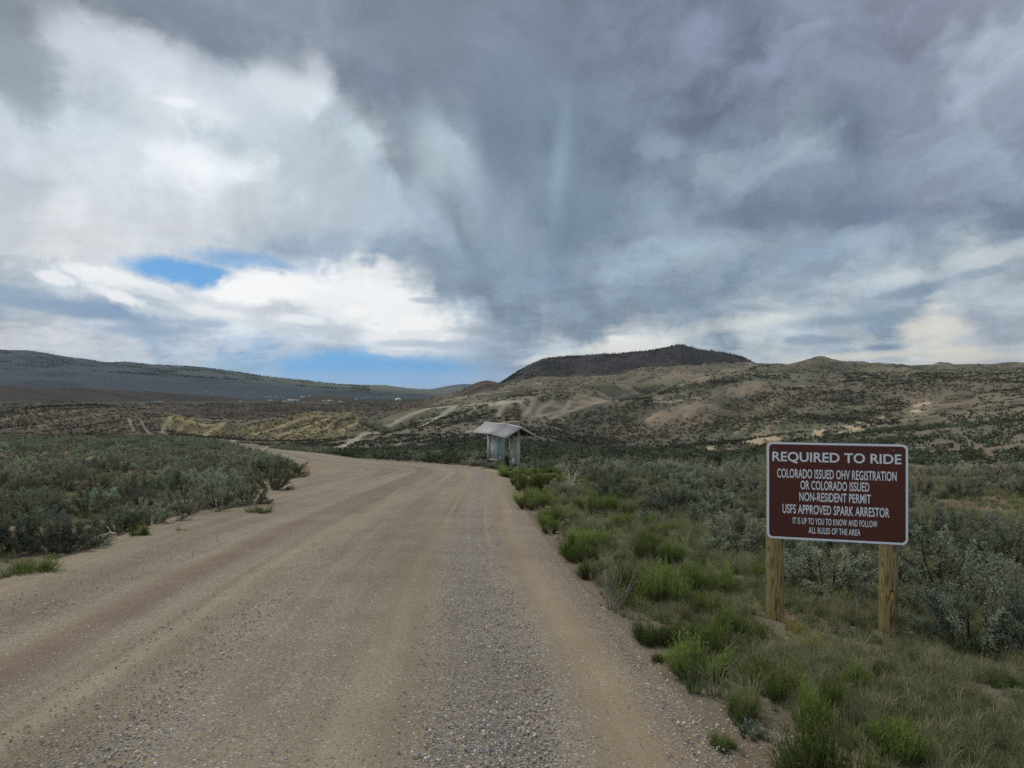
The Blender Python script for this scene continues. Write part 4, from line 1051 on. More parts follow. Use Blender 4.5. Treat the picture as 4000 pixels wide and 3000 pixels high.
def one(name, me, X, Y, sc, label, cat, group=None, rot=(0, 0, 0), dz=0.0):
    x, y, z = ground_at(X, Y); o = link(bpy.data.objects.new(name, me)); o.location = (x, y, H1(x, y) + dz); o.rotation_euler = rot; o.scale = (sc, sc, sc) if np.isscalar(sc) else sc
    tag(o, label, cat, group); return o

# left verge
hero_sage(137, 1204, 150, 112, "largest blue-green sagebrush at the road's edge, beside the deadwood", 0)
hero_sage(28, 1200, 135, 118, "grey sagebrush cut by the picture's edge, beside the largest blue-green one", 2)
hero_sage(222, 1200, 62, 44, "small pale sagebrush tucked against the largest blue-green one", 0, 'pale')
hero_sage(252, 1150, 105, 84, "dark grey sagebrush behind the deadwood by the road", 3)
hero_sage(327, 1145, 105, 72, "brownish sagebrush behind the yellow-green clump by the road", 1, 'stalk')
hero_sage(400, 1122, 108, 84, "bushy sagebrush above the second green clump along the road edge", 1)
hero_sage(470, 1108, 95, 92, "tall sagebrush with tan tips where the left verge narrows", 0, 'stalk')
hero_sage(528, 1102, 95, 74, "rounded grey sagebrush at the widest bulge of the left verge", 4)
hero_sage(588, 1066, 84, 70, "dark sagebrush on the inner side of the road bend", 2)
hero_sage(615, 1034, 74, 62, "sagebrush with a green skirt at the tip of the road bend", 3)
hero_sage(190, 1120, 120, 70, "broad olive sagebrush behind the largest blue-green one", 4)
hero_sage(80, 1130, 120, 64, "low brownish sagebrush in the field behind the first roadside row", 1, 'stalk')
hero_sage(440, 1060, 120, 66, "pale green sagebrush on the bank above the bend", 1, 'pale')
hero_sage(540, 1030, 110, 64, "grey sagebrush on the crest of the bank above the bend", 0)
hero_sage(480, 1012, 90, 50, "tan-tipped sagebrush on top of the bank, against the far hills", 1, 'stalk')
hero_sage(1046, 1012, 60, 26, "dark sagebrush at the foot of the map kiosk", 3)
hero_sage(1068, 1016, 40, 20, "low sagebrush in front of the gap between the two kiosks", 1)
hero_sage(1020, 1008, 50, 18, "low sagebrush on the far road edge, just before the kiosks", 2)
hero_sage(1135, 1022, 50, 26, "grey sagebrush behind the rabbitbrush next to the kiosks", 0, 'pale')
for X, Y, w, h, lb in [(302,1175,42,36,"yellow-green clump on the left verge below the brownish sagebrush"), (385,1163,34,20,"small green clump on the left verge, farther along the road"), (52,1264,95,52,"long green clump nearest the picture's left border"),
        (252,1184,24,22,"tiny green clump beside the small pale sagebrush"), (640,1022,26,16,"green clump at the very tip of the road bend"), (560,1118,50,26,"low green clump at the foot of the rounded grey sagebrush")]:
    hero_rabbit(X, Y, w, h, lb)
# right verge
for X, Y, w, h, lb in [
 (1286,1112,78,44,"dome of bright green rabbitbrush standing alone beside bleached branches"), (1098,1032,38,24,"bright green rabbitbrush just below the kiosk"), (1150,1064,60,34,"yellow-green rabbitbrush in the row below the kiosk"),
 (1188,1052,50,28,"green rabbitbrush behind the row below the kiosk"), (1150,1102,76,44,"grey-green feathery rabbitbrush on the road edge below the kiosk"), (1190,1136,50,46,"yellowish rabbitbrush at the road edge beside the pale grass"),
 (1180,1152,24,18,"small vivid green clump at the gravel edge"), (1274,1190,56,48,"dark green rabbitbrush in the grass between road and grey sage"), (1338,1150,60,32,"flat green rabbitbrush in the pale grass"),
 (1400,1228,74,56,"upper half of the big green rabbitbrush thicket, nearest the dry fan"), (1452,1226,70,52,"upper half of the big green rabbitbrush thicket, nearest the sign"),
 (1378,1300,84,84,"tall green rabbitbrush beside the dry fan of stems"), (1440,1318,96,90,"dense green rabbitbrush in the middle of the thicket"), (1490,1296,70,66,"green rabbitbrush at the sign side of the thicket"),
 (1548,1290,74,62,"yellow-tipped rabbitbrush between the thicket and the sign post"), (1640,1256,36,44,"narrow green rabbitbrush against the tan sign post"),
 (1563,1388,76,62,"vivid green dome of rabbitbrush in front of the first sign post"), (1405,1396,62,52,"yellow-green rabbitbrush at the edge of the gravel"), (1455,1400,60,50,"pale green rabbitbrush next to the gravel edge clump"),
 (1528,1434,60,60,"feathery light green rabbitbrush below the vivid dome"), (1424,1435,30,24,"small dark green cushion on the gravel edge"),
 (1682,1528,48,54,"small bright rabbitbrush on bare soil below the first post"), (1745,1592,84,96,"tall dark green rabbitbrush with dead stems inside"), (1795,1560,60,80,"upright green rabbitbrush beside the tall dark one"),
 (1756,1684,96,66,"green rabbitbrush at the bottom border below the tall dark one"), (1950,1668,140,96,"wide green rabbitbrush at the bottom border under the second post"), (2112,1676,92,52,"low green rabbitbrush at the bottom border nearest the corner"),
 (1856,1500,54,60,"yellow-green spiky rabbitbrush below the second post"), (1915,1486,56,54,"straw-tipped rabbitbrush right of the spiky one"), (1565,1630,50,40,"small round green plant alone on the gravel near the bottom"),]:
    hero_rabbit(X, Y, w, h, lb)
hero_sage(1626, 1600, 68, 60, "blue-green sagebrush cushion on bare soil at the gravel edge", 0, 'pale')
hero_sage(1600, 1196, 150, 92, "broad grey-green sagebrush beside the first sign post", 1)
hero_sage(1548, 1196, 74, 48, "pale sagebrush at the foot of the broad grey-green one", 1, 'pale')
hero_sage(1452, 1112, 150, 72, "wide grey sagebrush behind the pale grass", 0)
hero_sage(1338, 1080, 116, 58, "dome of grey sagebrush behind the bright green dome", 4)
hero_sage(1400, 1135, 70, 40, "pale green sagebrush between bleached branches and pale grass", 0, 'pale')
hero_sage(1540, 1110, 120, 62, "feathery tan-grey sagebrush in front of the dark valley scrub", 1, 'stalk')
hero_sage(1218, 1075, 70, 40, "dull brown sagebrush behind the rabbitbrush row", 0, 'stalk')
hero_sage(1790, 1290, 210, 125, "large dark sagebrush seen between the two sign posts", 0)
hero_sage(1730, 1250, 120, 90, "green-tinged sagebrush right behind the first sign post", 0, 'pale')
hero_sage(1888, 1322, 130, 66, "low olive sagebrush at the foot of the second sign post", 3)
hero_sage(2030, 1285, 220, 150, "large grey sagebrush just beyond the second sign post", 1)
hero_sage(2010, 1170, 110, 80, "dark sagebrush touching the lower corner of the sign", 2)
hero_sage(2150, 1240, 150, 110, "dark grey sagebrush near the picture's right border", 4)
hero_sage(2105, 1420, 210, 150, "big sagebrush topped with rusty flower stalks", 0, 'stalk')
hero_sage(2215, 1420, 160, 190, "tallest rusty-topped sagebrush, cut by the picture's edge", 1, 'stalk')
hero_sage(1990, 1340, 110, 70, "olive sagebrush in front of the large grey one", 4)
# bare and dead plants
DRYFAN = branching(81, .62, 26, .75, M_DEAD, .0035, 1)
one("dry_shrub", DRYFAN, 1326, 1318, 1.0, "fan of pale leafless stems at the gravel edge", "dead shrub")
DEADTREE = branching(82, 1.0, 4, .45, M_BONE, .012, 2)
one("dead_shrub", DEADTREE, 1228, 1066, 1.0, "white forked dead shrub standing among grey sagebrush", "dead shrub")
TWIGTALL = branching(83, .62, 2, .25, M_DEAD, .005, 2)
one("dead_sapling", TWIGTALL, 1860, 1376, 1.0, "thin grey forked stem standing between the sign posts", "dry stem")
BRUSHPILE = branching(84, .8, 12, 1.0, M_DEAD, .011, 3, .12)
one("dead_branches", BRUSHPILE, 1325, 1120, .8, "tangle of bleached branches beside the bright green dome", "branches", "bleached branches in the sage")
one("dead_branches", BRUSHPILE, 1400, 1148, .9, "grey tangle of branches behind the pale grass", "branches", "bleached branches in the sage", (0, 0, 2.0))
DEADWOOD = MB().tube([(0, 0, .03), (.12, .02, .10), (.26, .0, .07), (.34, -.1, .03), (.28, -.22, .02), (.2, -.3, .01)], [.03, .028, .022, .018, .012, .006], 6).tube([(.12, .02, .1), (.05, .06, .2), (-.03, .1, .24)], [.02, .012, .005], 5)
dw = DEADWOOD.build("dead_branch", M_DEAD); dw.scale = (.7, .7, .7); 
_x, _y, _z = ground_at(240, 1160); dw.location = (_x - .1, _y, H1(_x, _y)); tag(dw, "curled piece of grey deadwood on the soil beside the road", "branch")
me = dw.data; a_ = me.attributes.new("rnd", 'FLOAT', 'POINT'); a_.data.foreach_set("value", np.full(len(me.vertices), .5, np.float32))
def stick(X0, Y0, X1, Y1, lift, r, label):
    x0, y0, _ = ground_at(X0, Y0); d = y0; x1 = (X1 - CX) / FS * d; z1 = EYE - (Y1 - HY) / FS * d; z0 = EYE - (Y0 - HY) / FS * d
    b = MB().tube([(0, 0, 0), ((x1 - x0) * .5, .03, (z1 - z0) * .5 + lift), (x1 - x0, .05, z1 - z0)], [r, r * .8, r * .45], 5)
    o = b.build("stick", M_BONE); o.location = (x0, y0, z0); tag(o, label, "stick")
    a = o.data.attributes.new("rnd", 'FLOAT', 'POINT'); a.data.foreach_set("value", np.full(len(o.data.vertices), .7, np.float32))
stick(2075, 1480, 2130, 1502, .04, .006, "thin white broken stick leaning in the grass below the rusty shrub")
stick(1555, 1360, 1620, 1400, .05, .004, "bent pale stem arching over the grass before the first post")
stick(1196, 1148, 1212, 1118, .0, .006, "single pale stem rising beside the gravel-edge rabbitbrush")
stick(2150, 1470, 2170, 1510, .01, .005, "short grey stick under the tallest rusty shrub")
# larger stones lying loose
def stone_one(X, Y, px, label, col, seed):
    m, N, b = material("stone_face", .85, .2); tcn = N.new('ShaderNodeTexCoord')
    N.l.new(N.vmath('SCALE', N.mix(0.0, col, col), N.rng(N.noise(tcn.outputs['Object'], 3, 4, .6), .3, .7, .8, 1.2)), b.inputs['Base Color'])
    x, y, z = ground_at(X, Y); r = size_at(y, px) / 2
    o = link(bpy.data.objects.new("stone", stone_mesh(seed, m))); o.location = (x, y, H1(x, y) + (.05 if road_sd(np.array([x]), np.array([y]))[0] < 0 else 0) + r * .25); o.scale = (r, r, r); o.rotation_euler = (0, 0, seed)
    tag(o, label, "stone")
stone_one(1394, 1523, 15, "cream flat stone lying on the tan strip of gravel", (.55, .50, .42), 1)
stone_one(1753, 1412, 20, "pale round rock in the grass below the first post", (.40, .39, .35), 2)
stone_one(1342, 1457, 18, "dark slate-coloured stone near the vegetation edge", (.12, .12, .13), 3)
stone_one(1330, 1397, 10, "small black stone on the tan strip", (.07, .075, .085), 4)
stone_one(1290, 1410, 16, "dull red flat stone on the tan strip", (.26, .14, .11), 5)
stone_one(1550, 1570, 10, "whitish pebble at the bare corner by the small round plant", (.50, .47, .40), 6)
stone_one(215, 1610, 10, "pale pebble in the nearest wheel rut", (.45, .42, .36), 7)
stone_one(1296, 1312, 11, "long dark stone beside the road edge", (.12, .12, .12), 8)

# ------------------------------------------------------------------ vegetation cover
def free(x, y, pad=0.0):
    ok = np.ones(len(x), bool)
    for a, b, r in TAKEN: ok &= (x - a) ** 2 + (y - b) ** 2 > (r * .8 + pad) ** 2
    return ok
def thin(x, y, s):
    """greedy minimum spacing on a grid"""
    seen = {}; keep = []
    for i, (a, b) in enumerate(zip(x, y)):
        k = (int(a // s), int(b // s)); bad = False
        for u in (-1, 0, 1):
            for v in (-1, 0, 1):
                q = seen.get((k[0] + u, k[1] + v))
                if q is not None and (q[0] - a) ** 2 + (q[1] - b) ** 2 < s * s: bad = True
        if not bad: seen[k] = (a, b); keep.append(i)
    return np.array(keep, int)
def wedge(d0, d1, n, g, t0=-1.12, t1=1.12):
    T = g.uniform(t0, t1, n); d = np.sqrt(g.uniform(d0 * d0, d1 * d1, n)); return T * d, d
g = np.random.default_rng(77)
# near sagebrush, each a thing
x, y = wedge(6.5, 46, 11000, g)
sd = road_sd(x, y); right = (x > 0) & (y < 50) ; px = CX + FS * x / y
ok = np.where(x < -1.5 - 0.0 * y, sd > .8 + .4 * fbm(x, y, 2, 3), sd > 2.6 + np.clip(7 - y, 0, 4) * .9 + 1.2 * fbm(x / 3, y / 3, 2, 4))
ok &= ~((px > 1480) & (px < 2000) & (y < 8.3)) & ~((px > 1180) & (px < 1560) & (y < 13.5) & (px < 1180 + (y - 5) * 60 + 150))
ok &= free(x, y, .12)
ok &= ~((x < 0) & (fbm(x / 2.4, y / 3.4, 3, 12) < .41))
ok &= ~((np.abs(x + .3) < 1.0) & (y > 45.2))
ok &= ~((px > 1940) & (y > 10.5) & (fbm(x / 4, y / 4, 3, 9) < .60))
ok &= ~((px > 1300) & (px < 1940) & (y > 24) & (fbm(x / 4, y / 4, 3, 10) > .52))
x, y = x[ok], y[ok]; k = thin(x, y, .95); x, y = x[k], y[k]; o_ = np.argsort(y + 60 * (np.abs(x / y) > .78)); x, y = x[o_], y[o_]
NI = 236
for i in range(min(NI, len(x))):
    a, b = x[i], y[i]; sc = rng.uniform(.6, 1.3); X = CX + FS * a / b
    grp = ("sagebrush filling the flat field beyond the roadside row" if a < 0 else "sagebrush filling the slope behind the sign and the green thicket")
    lab = ("grey-green sagebrush among many alike in the field across the road" if a < 0 else "grey-green sagebrush among many alike on the slope between thicket and dark valley scrub")
    u = rng.random(); src = SAGE_PALE if u < .2 else (SAGE_STALK if u < .42 else SAGE_HI); f, s, t = src[int(rng.integers(0, len(src)))]
    if b < 24: place_parts("sagebrush", [("foliage", f), ("stem", s), ("flower_stalks", t)], a, b, rng.uniform(0, 6.28), sc, lab, "shrub", grp, -.03, rng.uniform(.62, .88))
    else:
        o = link(bpy.data.objects.new("sagebrush", SAGE_MID[i % 4])); o.location = (a, b, H1(a, b) - .03); o.rotation_euler = (0, 0, rng.uniform(0, 6.28)); o.scale = (sc, sc, sc * rng.uniform(.65, .95)); tag(o, lab, "shrub", grp)
MIDS = []
for i in range(4):
    o = link(bpy.data.objects.new("sagebrush", SAGE_MID[i])); a, b = -14 - 3.1 * i, 30 + i * 2.3; o.location = (a, b, H1(a, b)); tag(o, "grey-green sagebrush among many alike in the field across the road", "shrub", "sagebrush filling the flat field beyond the roadside row"); MIDS.append(o)
FARS = []
for i, me in enumerate(SAGE_FAR + SCRUB + SAGE_VAL):
    o = link(bpy.data.objects.new("sagebrush" if i < 3 else "hill_scrub" if i < 6 else "valley_sagebrush", me)); a, b = (-30 - 6 * i, 78 + 3 * i) if i < 3 else ((40 + 9 * i, 150 + 12 * i) if i < 6 else (18 + 3 * i, 60 + 3 * i)); o.location = (a, b, H1(a, b))
    tag(o, "grey-green sagebrush in the far half of the flat field" if i < 3 else "dark low bush dotted on the tan hillside" if i < 6 else "dusky sagebrush in the valley scrub beyond the sign", "shrub", "sagebrush of the far field" if i < 3 else "dark bushes dotted over the hillside" if i < 6 else "sagebrush in the valley beyond the sign"); FARS.append(o)
gx = np.random.default_rng(404); qx, qy = wedge(3.2, 44, 6000, gx, -.5, .75); sdq = road_sd(qx, qy); pq = CX + FS * qx / qy
okq = (qx > -1.5) & (sdq > .12) & (sdq < 1.1 + 1.6 * sstep(qy, 6, 12)) & (fbm(qx / 1.6, qy / 2.2, 3, 31) > .49) & free(qx, qy, -.05); qx, qy = qx[okq], qy[okq]; kq = thin(qx, qy, .42); qx, qy = qx[kq], qy[kq]
oq = np.argsort(qy); qx, qy = qx[oq], qy[oq]; print('verge shrubs', len(qx))
for a, b in zip(qx[:150], qy[:150]):
    sc = gx.uniform(.3, .8); o = link(bpy.data.objects.new("rabbitbrush", RABBIT[int(gx.integers(0, 5))])); o.location = (a, b, H1(a, b) - .02); o.rotation_euler = (0, 0, gx.uniform(0, 6.28)); o.scale = (sc, sc, sc * gx.uniform(.7, 1.1))
    tag(o, "green shrub among many alike lining the gravel edge up to the kiosk", "shrub", "small green shrubs lining the gravel edge"); TAKEN.append((a, b, .2))
x2, y2 = x[NI:], y[NI:]
x3, y3 = wedge(46, 75, 11000, g); sd = road_sd(x3, y3); k = (sd > 1.2) & ((CX + FS * x3 / y3 < 1300) | (fbm(x3 / 8, y3 / 8, 3, 48) > .60)) & ((x3 < 0) | (y3 < 58)) & ~((np.abs(x3 + .4) < .9) & (y3 < 51)); x3, y3 = x3[k], y3[k]; k = thin(x3, y3, 1.1); x3, y3 = x3[k], y3[k]
X = np.concatenate([x2, x3]); Y = np.concatenate([y2, y3]); n = len(X); s = g.uniform(.6, 1.3, n)
scatter("sagebrush_cover", np.stack([X, Y, height(X, Y) - .03], 1), rnd_rot(n, g), np.stack([s, s, s * g.uniform(.6, .9, n)], 1), MIDS, "unbroken grey-green sagebrush cover in the middle distance")
def cover(d0, d1, ntry, dens, spacing, name, src, s0, s1, label, zoff=-.05):
    ntry = int(ntry * 1.33); x, y = wedge(d0, d1, ntry, g, -1.14, 1.14); px = CX + FS * x / y
    k = g.uniform(0, 1, ntry) < dens(x, y, px); x, y = x[k], y[k]
    for hw, G in TRK:
        lo, hi = G.min(0) - 6, G.max(0) + 6; sel = (x > lo[0]) & (x < hi[0]) & (y > lo[1]) & (y < hi[1])
        if sel.any():
            dd = np.full(len(x), 99.0); dd[sel] = seg_dist(x[sel], y[sel], G); k = dd > hw * 1.2 + .4; x, y = x[k], y[k]
    k = road_sd(x, y) > 1.5; x, y = x[k], y[k]; k = thin(x, y, spacing); x, y = x[k], y[k]
    z = height(x, y)
    n = len(x); s = g.uniform(s0, s1, n); print(name, n)
    return scatter(name, np.stack([x, y, z + zoff], 1), rnd_rot(n, g), np.stack([s * g.uniform(.9, 1.3, n), s, s * g.uniform(.7, 1.1, n)], 1), src, label)
def dens_field(x, y, px):
    left = px < 620
    patchy = .30 + .70 * sstep(fbm(x / 7, y / 11, 3, 41), .36, .52)
    hillp = sstep(fbm(x / 16, y / 26, 3, 42), .38, .55)
    py = HY - (height(x, y, False) - EYE) / y * FS; cu = np.array(CUTS, float)
    near_cut = sstep(-seg_dist(px, py * 2.2, cu * np.array([1, 2.2])), -34, -14)
    v = np.where(left, patchy, np.where(y < 120, .95, .75 * hillp + .12))
    rt = sstep(px, 1650, 1950) * sstep(y, 40, 70); v = v * (1 - rt) + rt * (.03 + .30 * hillp * sstep(fbm(x / 30, y / 30, 3, 47), .42, .6))
    return v * (1 - .8 * near_cut)
cover(75, 178, 50000, lambda x, y, px: dens_field(x, y, px) * (px < 720), 1.15, "field_sagebrush_cover", FARS[:3], .75, 1.35, "grey-green sagebrush carpeting the flat field")
cover(50, 170, 70000, lambda x, y, px: dens_field(x, y, px) * (px >= 720) * np.where(y < 75, .5, 1), 1.1, "valley_sagebrush_cover", FARS[6:9], .75, 1.35, "dusky sagebrush covering the valley floor beyond the sign")
def dens_hill(x, y, px):
    sp = spur_noise(x, y); pat = sstep(fbm(x / 20 , y / 30, 4, 43), .44, .60); gul = sstep(-sp, -.60, -.42)
    py = HY - (height(x, y) - EYE) / y * FS; cu = np.array(CUTS, float)
    v = .03 + .07 * pat + .26 * gul * (.3 + .7 * pat) + .9 * belt(px, py, DARKB) * (.35 + .65 * sstep(fbm(x / 9, y / 14, 3, 49), .38, .55))
    v = v * (1 - .9 * belt(px, py, LIGHTB))
    near_cut = sstep(-seg_dist(px, py * 2.2, cu * np.array([1, 2.2])), -30, -12) * (fbm(px / 26, py / 9, 3, 61) > .52)
    v = v * (1 - .85 * near_cut)
    v = np.where((px > 350) & (px < 840), .10 + .35 * gul * pat + .12 * pat, v)
    v = np.where((px < 350), .14 + .5 * pat * sstep(fbm(x / 50, y / 50, 2, 50), .4, .6), v)
    v = np.where((px > 1950) & (py > 850), v * .45, v)
    v = np.maximum(v, .8 * (px > 1824) * sstep(py, 803, 808) * (1 - sstep(py, 824, 832)) * sstep(fbm(x / 60, y / 60, 2, 54), .3, .5))
    return np.clip(v, 0, 1)
cover(165, 420, 110000, dens_hill, 1.3, "hillside_scrub_cover", FARS[3:6], .7, 1.35, "dark bushes dotted over the tan hillside")
cover(420, 1000, 130000, dens_hill, 1.9, "upper_hillside_scrub_cover", FARS[3:6], .9, 1.8, "dark bushes thinning out towards the hill crest")

# ------------------------------------------------------------------ grass and herbs
TUFTS = []
for i, (sd_, r, h, n_, m_, lb) in enumerate([(1, .10, .20, 46, M_GRASSG, "small grey-green grass tuft at the verge"), (2, .12, .26, 44, M_GRASSS, "small straw-coloured grass tuft at the verge"), (3, .14, .15, 40, M_GRASSG, "low spreading grass tuft at the verge"), (4, .10, .30, 36, M_GRASSS, "thin tall dry grass tuft at the verge")]):
    o = one("grass_tuft", tuft(90 + sd_, r, h, n_, .0055, m_), 1500 + 40 * i, 1500 + 10 * i, 1.0, lb + (", beside the pebbles" if i > 1 else ", on bare soil"), "grass tuft"); TUFTS.append(o)
YT = tuft(95, .16, .26, 170, .0045, M_GRASSY, 1.3)
one("grass_tuft", YT, 1717, 1368, .6, "yellow grass tuft closer to the first post", "grass tuft", "yellow grass tufts between the posts")
one("grass_tuft", YT, 1748, 1408, .75, "larger yellow grass tuft just above the pale round rock", "grass tuft", "yellow grass tufts between the posts", (0, 0, 1.2))
def grass(d0, d1, ntry, dens, name, lab, s0, s1, src):
    ntry = int(ntry * 1.25); x, y = wedge(d0, d1, ntry, g, -1.06, 1.06); k = g.uniform(0, 1, ntry) < dens(x, y, CX + FS * x / y, road_sd(x, y)); x, y = x[k], y[k]
    n = len(x); s = g.uniform(s0, s1, n); print(name, n)
    return scatter(name, np.stack([x, y, height(x, y) + .0], 1), rnd_rot(n, g, .2), np.stack([s, s, s * g.uniform(.7, 1.2, n)], 1), src, lab,
        np.clip(np.floor((sstep(fbm(x / 1.3, y / 1.3, 3, 83), .3, .7) * 4.4 + g.normal(size=n) * 1.2) % 4), 0, 3))
def dens_grass(x, y, px, sd):
    pt = fbm(x / .9, y / .9, 4, 81); ptb = fbm(x / 2.6, y / 2.6, 3, 82)
    bare = sstep(ptb, .55, .64) * (px > 1480)
    bare = np.maximum(bare, .93 * ((np.abs(px - 1925) < 60) & (y > 5.2) & (y < 6.6)) + .93 * ((np.abs(px - 1668) < 50) & (y > 5.7) & (y < 6.9)))
    rt = (x > -1) * sstep(sd, .05, .55 + .5 * ptb) * (.12 + .88 * sstep(pt, .38, .56)) * (1 - .85 * bare)
    lf = (x < -1) * sstep(sd, .35, .9) * sstep(pt, .42, .54) * .6
    return rt + lf
grass(2.6, 8.5, 42000, dens_grass, "grass", "grey-green and straw grass covering the verge and the ground round the sign", .26, .6, TUFTS)
def dens_grass2(x, y, px, sd): return dens_grass(x, y, px, sd) * (1 - .55 * sstep(y, 20, 45))
grass(8.5, 30, 80000, dens_grass2, "verge_grass", "pale grass along both road edges and between the shrubs", .4, .85, TUFTS)

# ------------------------------------------------------------------ loose gravel
ST = []
for i in range(5):
    o = one("stone", stone_mesh(120 + i, M_STONE, .7), 900 + 77 * i, 1600 - 13 * i, .012, ["lone grey pebble", "flat tan pebble", "rounded brown pebble", "angular grey pebble", "oval pale pebble"][i] + " in the darker gravel strip of the road", "stone", "pebbles of the gravel strip", (0, 0, i), .05); ST.append(o)
def gravel(d0, d1, ntry, k0, smin, smax, name, lab):
    T = g.uniform(-.85, .55, ntry); d = np.sqrt(g.uniform(d0 * d0, d1 * d1, ntry)); x, y = T * d, d; sd = road_sd(x, y)
    xr = np.interp(y, RS[:, 3], RS[:, 2]); tr = xr - x
    p = np.where(sd < 0, .10 + .9 * gravel_amount(np.clip(tr + 1.1 * (fbm(tr * .3, y * .06, 3, 5) - .5), 0, 9)), np.where(sd < .9, .35 * (1 - sd / .9), .02)) * (.45 + .8 * fbm(x / .5, y / .5, 3, 99))
    p = p * (1 - .6 * sstep(d, 3.2, 5.5)) if d1 < 6 else p * (1 - .6 * sstep(d, 5.5, 9)) * (1 - sstep(d, 9, 15.5)); k = g.uniform(0, 1, ntry) < p * k0; x, y, sd = x[k], y[k], sd[k]; n = len(x)
    s = smin + (smax - smin) * g.uniform(0, 1, n) ** 3.0
    zr = height(x, y, False) + .04; z = np.where(sd < 0, zr, height(x, y)); print(name, n)
    return scatter(name, np.stack([x, y, z + s * .1], 1), rnd_rot(n, g, .3), np.stack([s, s, s], 1), ST, lab)
gravel(2.7, 5.5, 80000, .95, .003, .011, "gravel", "loose grey and tan gravel on the road surface")
gravel(5.5, 15.5, 230000, .95, .0038, .011, "far_gravel", "loose gravel on the road farther off")
# ------------------------------------------------------------------ sign
def flat_mat(name, col, rough=.5, spec=.4, var=.06, scale=8):
    m, N, b = material(name, rough, spec); tcn = N.new('ShaderNodeTexCoord')
    N.l.new(N.vmath('SCALE', tuple(col), N.rng(N.noise(tcn.outputs['Object'], scale, 5, .65), .3, .7, 1 - var, 1 + var)), b.inputs['Base Color'])
    return m
m_brown = flat_mat("sign_brown", (.102, .027, .018), .42, .35, .05, 3)
m_white = flat_mat("sign_white", (.82, .86, .90), .45, .4, .03, 6)
m_black = flat_mat("bolt_metal", (.10, .10, .105), .4, .6)
m_alu = flat_mat("sign_back", (.45, .45, .46), .4, .5)
def wood_mat():
    m, N, b = material("treated_post", .8, .15); tcn = N.new('ShaderNodeTexCoord'); ob = tcn.outputs['Object']
    s = N.sep(ob)
    th = N.math('ARCTAN2', s[0], s[1])
    v = N.comb(N.math('MULTIPLY', N.math('COSINE', th), .16), N.math('MULTIPLY', N.math('SINE', th), .16), N.math('MULTIPLY', s[2], .16))
    warp = N.noise(v, 9.0, 2, .5)
    v2 = N.math('ADD', N.math('MULTIPLY', th, 1.1), N.math('MULTIPLY', warp, 5.5))
    v2 = N.math('ADD', v2, N.math('MULTIPLY', N.noise(v, 26.0, 2, .5), .8))
    ring = N.math('SINE', N.math('MULTIPLY', v2, 10.0))
    line = N.rng(ring, .35, .95)
    c = N.mix(N.noise(v, 14.0, 4, .6), (.29, .21, .09), (.42, .31, .15))
    c = N.mix(N.math('MULTIPLY', line, .8), c, (.075, .045, .02))
    c = N.mix(N.math('MULTIPLY', N.rng(N.math('ABSOLUTE', s[0]), .045, .08), .55), c, (.12, .14, .055))
    c = N.mix(N.math('MULTIPLY', N.rng(N.noise(ob, 12.0, 3, .6), .55, .75), .35), c, (.15, .14, .07))
    N.l.new(c, b.inputs['Base Color']); bump(N, b, N.math('MULTIPLY', line, -1.0), .35, .004); return m
m_wood = wood_mat()
SW, SH = 1.211, .914
sign = empty("information_sign", (2.427, 6.76, -.54)); 
sang = math.atan2(-.31, 1.171); sign.rotation_euler = (0, 0, sang)
tag(sign, "brown metal sign with white border lettered REQUIRED TO RIDE on two round posts", "sign")
ZB = .235 + .54                      # bottom edge above the sign's base point
def rrect(w, h, r, x0, z0, n=8):
    P = []
    for cx_, cz_, a0 in ((w - r, r, -90), (w - r, h - r, 0), (r, h - r, 90), (r, r, 180)):
        for i in range(n + 1):
            a = R(a0 + 90 * i / n); P.append((x0 + cx_ + r * math.cos(a), z0 + cz_ + r * math.sin(a)))
    return P
outer = rrect(SW, SH, .050, 0, ZB); inner = rrect(SW - .038, SH - .038, .036, .019, ZB + .019)
import bmesh
def slab(P, y0, y1, name, mat, parent):
    bm = bmesh.new(); a = [bm.verts.new((x, y0, z)) for x, z in P]; b = [bm.verts.new((x, y1, z)) for x, z in P]; n = len(P)
    bm.faces.new(a); bm.faces.new(b[::-1])
    for i in range(n): bm.faces.new((a[i], b[i], b[(i + 1) % n], a[(i + 1) % n]))
    bmesh.ops.recalc_face_normals(bm, faces=bm.faces); me = bpy.data.meshes.new(name); bm.to_mesh(me); bm.free(); me.materials.append(mat)
    return link(bpy.data.objects.new(name, me), parent)
slab(outer, 0, .004, "plate", m_alu, sign)
slab(inner, -.0006, -.0001, "panel", m_brown, sign)
bm = bmesh.new(); n = len(outer)
A0 = [bm.verts.new((x, -.0012, z)) for x, z in outer]; B0 = [bm.verts.new((x, -.0012, z)) for x, z in inner]; A1 = [bm.verts.new((x, -.0002, z)) for x, z in outer]; B1 = [bm.verts.new((x, -.0002, z)) for x, z in inner]
for i in range(n):
    j = (i + 1) % n
    for q in ((A0[i], A0[j], B0[j], B0[i]), (A0[i], A1[i], A1[j], A0[j]), (B0[i], B0[j], B1[j], B1[i])): bm.faces.new(q)
bmesh.ops.recalc_face_normals(bm, faces=bm.faces); me = bpy.data.meshes.new("border"); bm.to_mesh(me); bm.free(); me.materials.append(m_white); link(bpy.data.objects.new("border", me), sign)
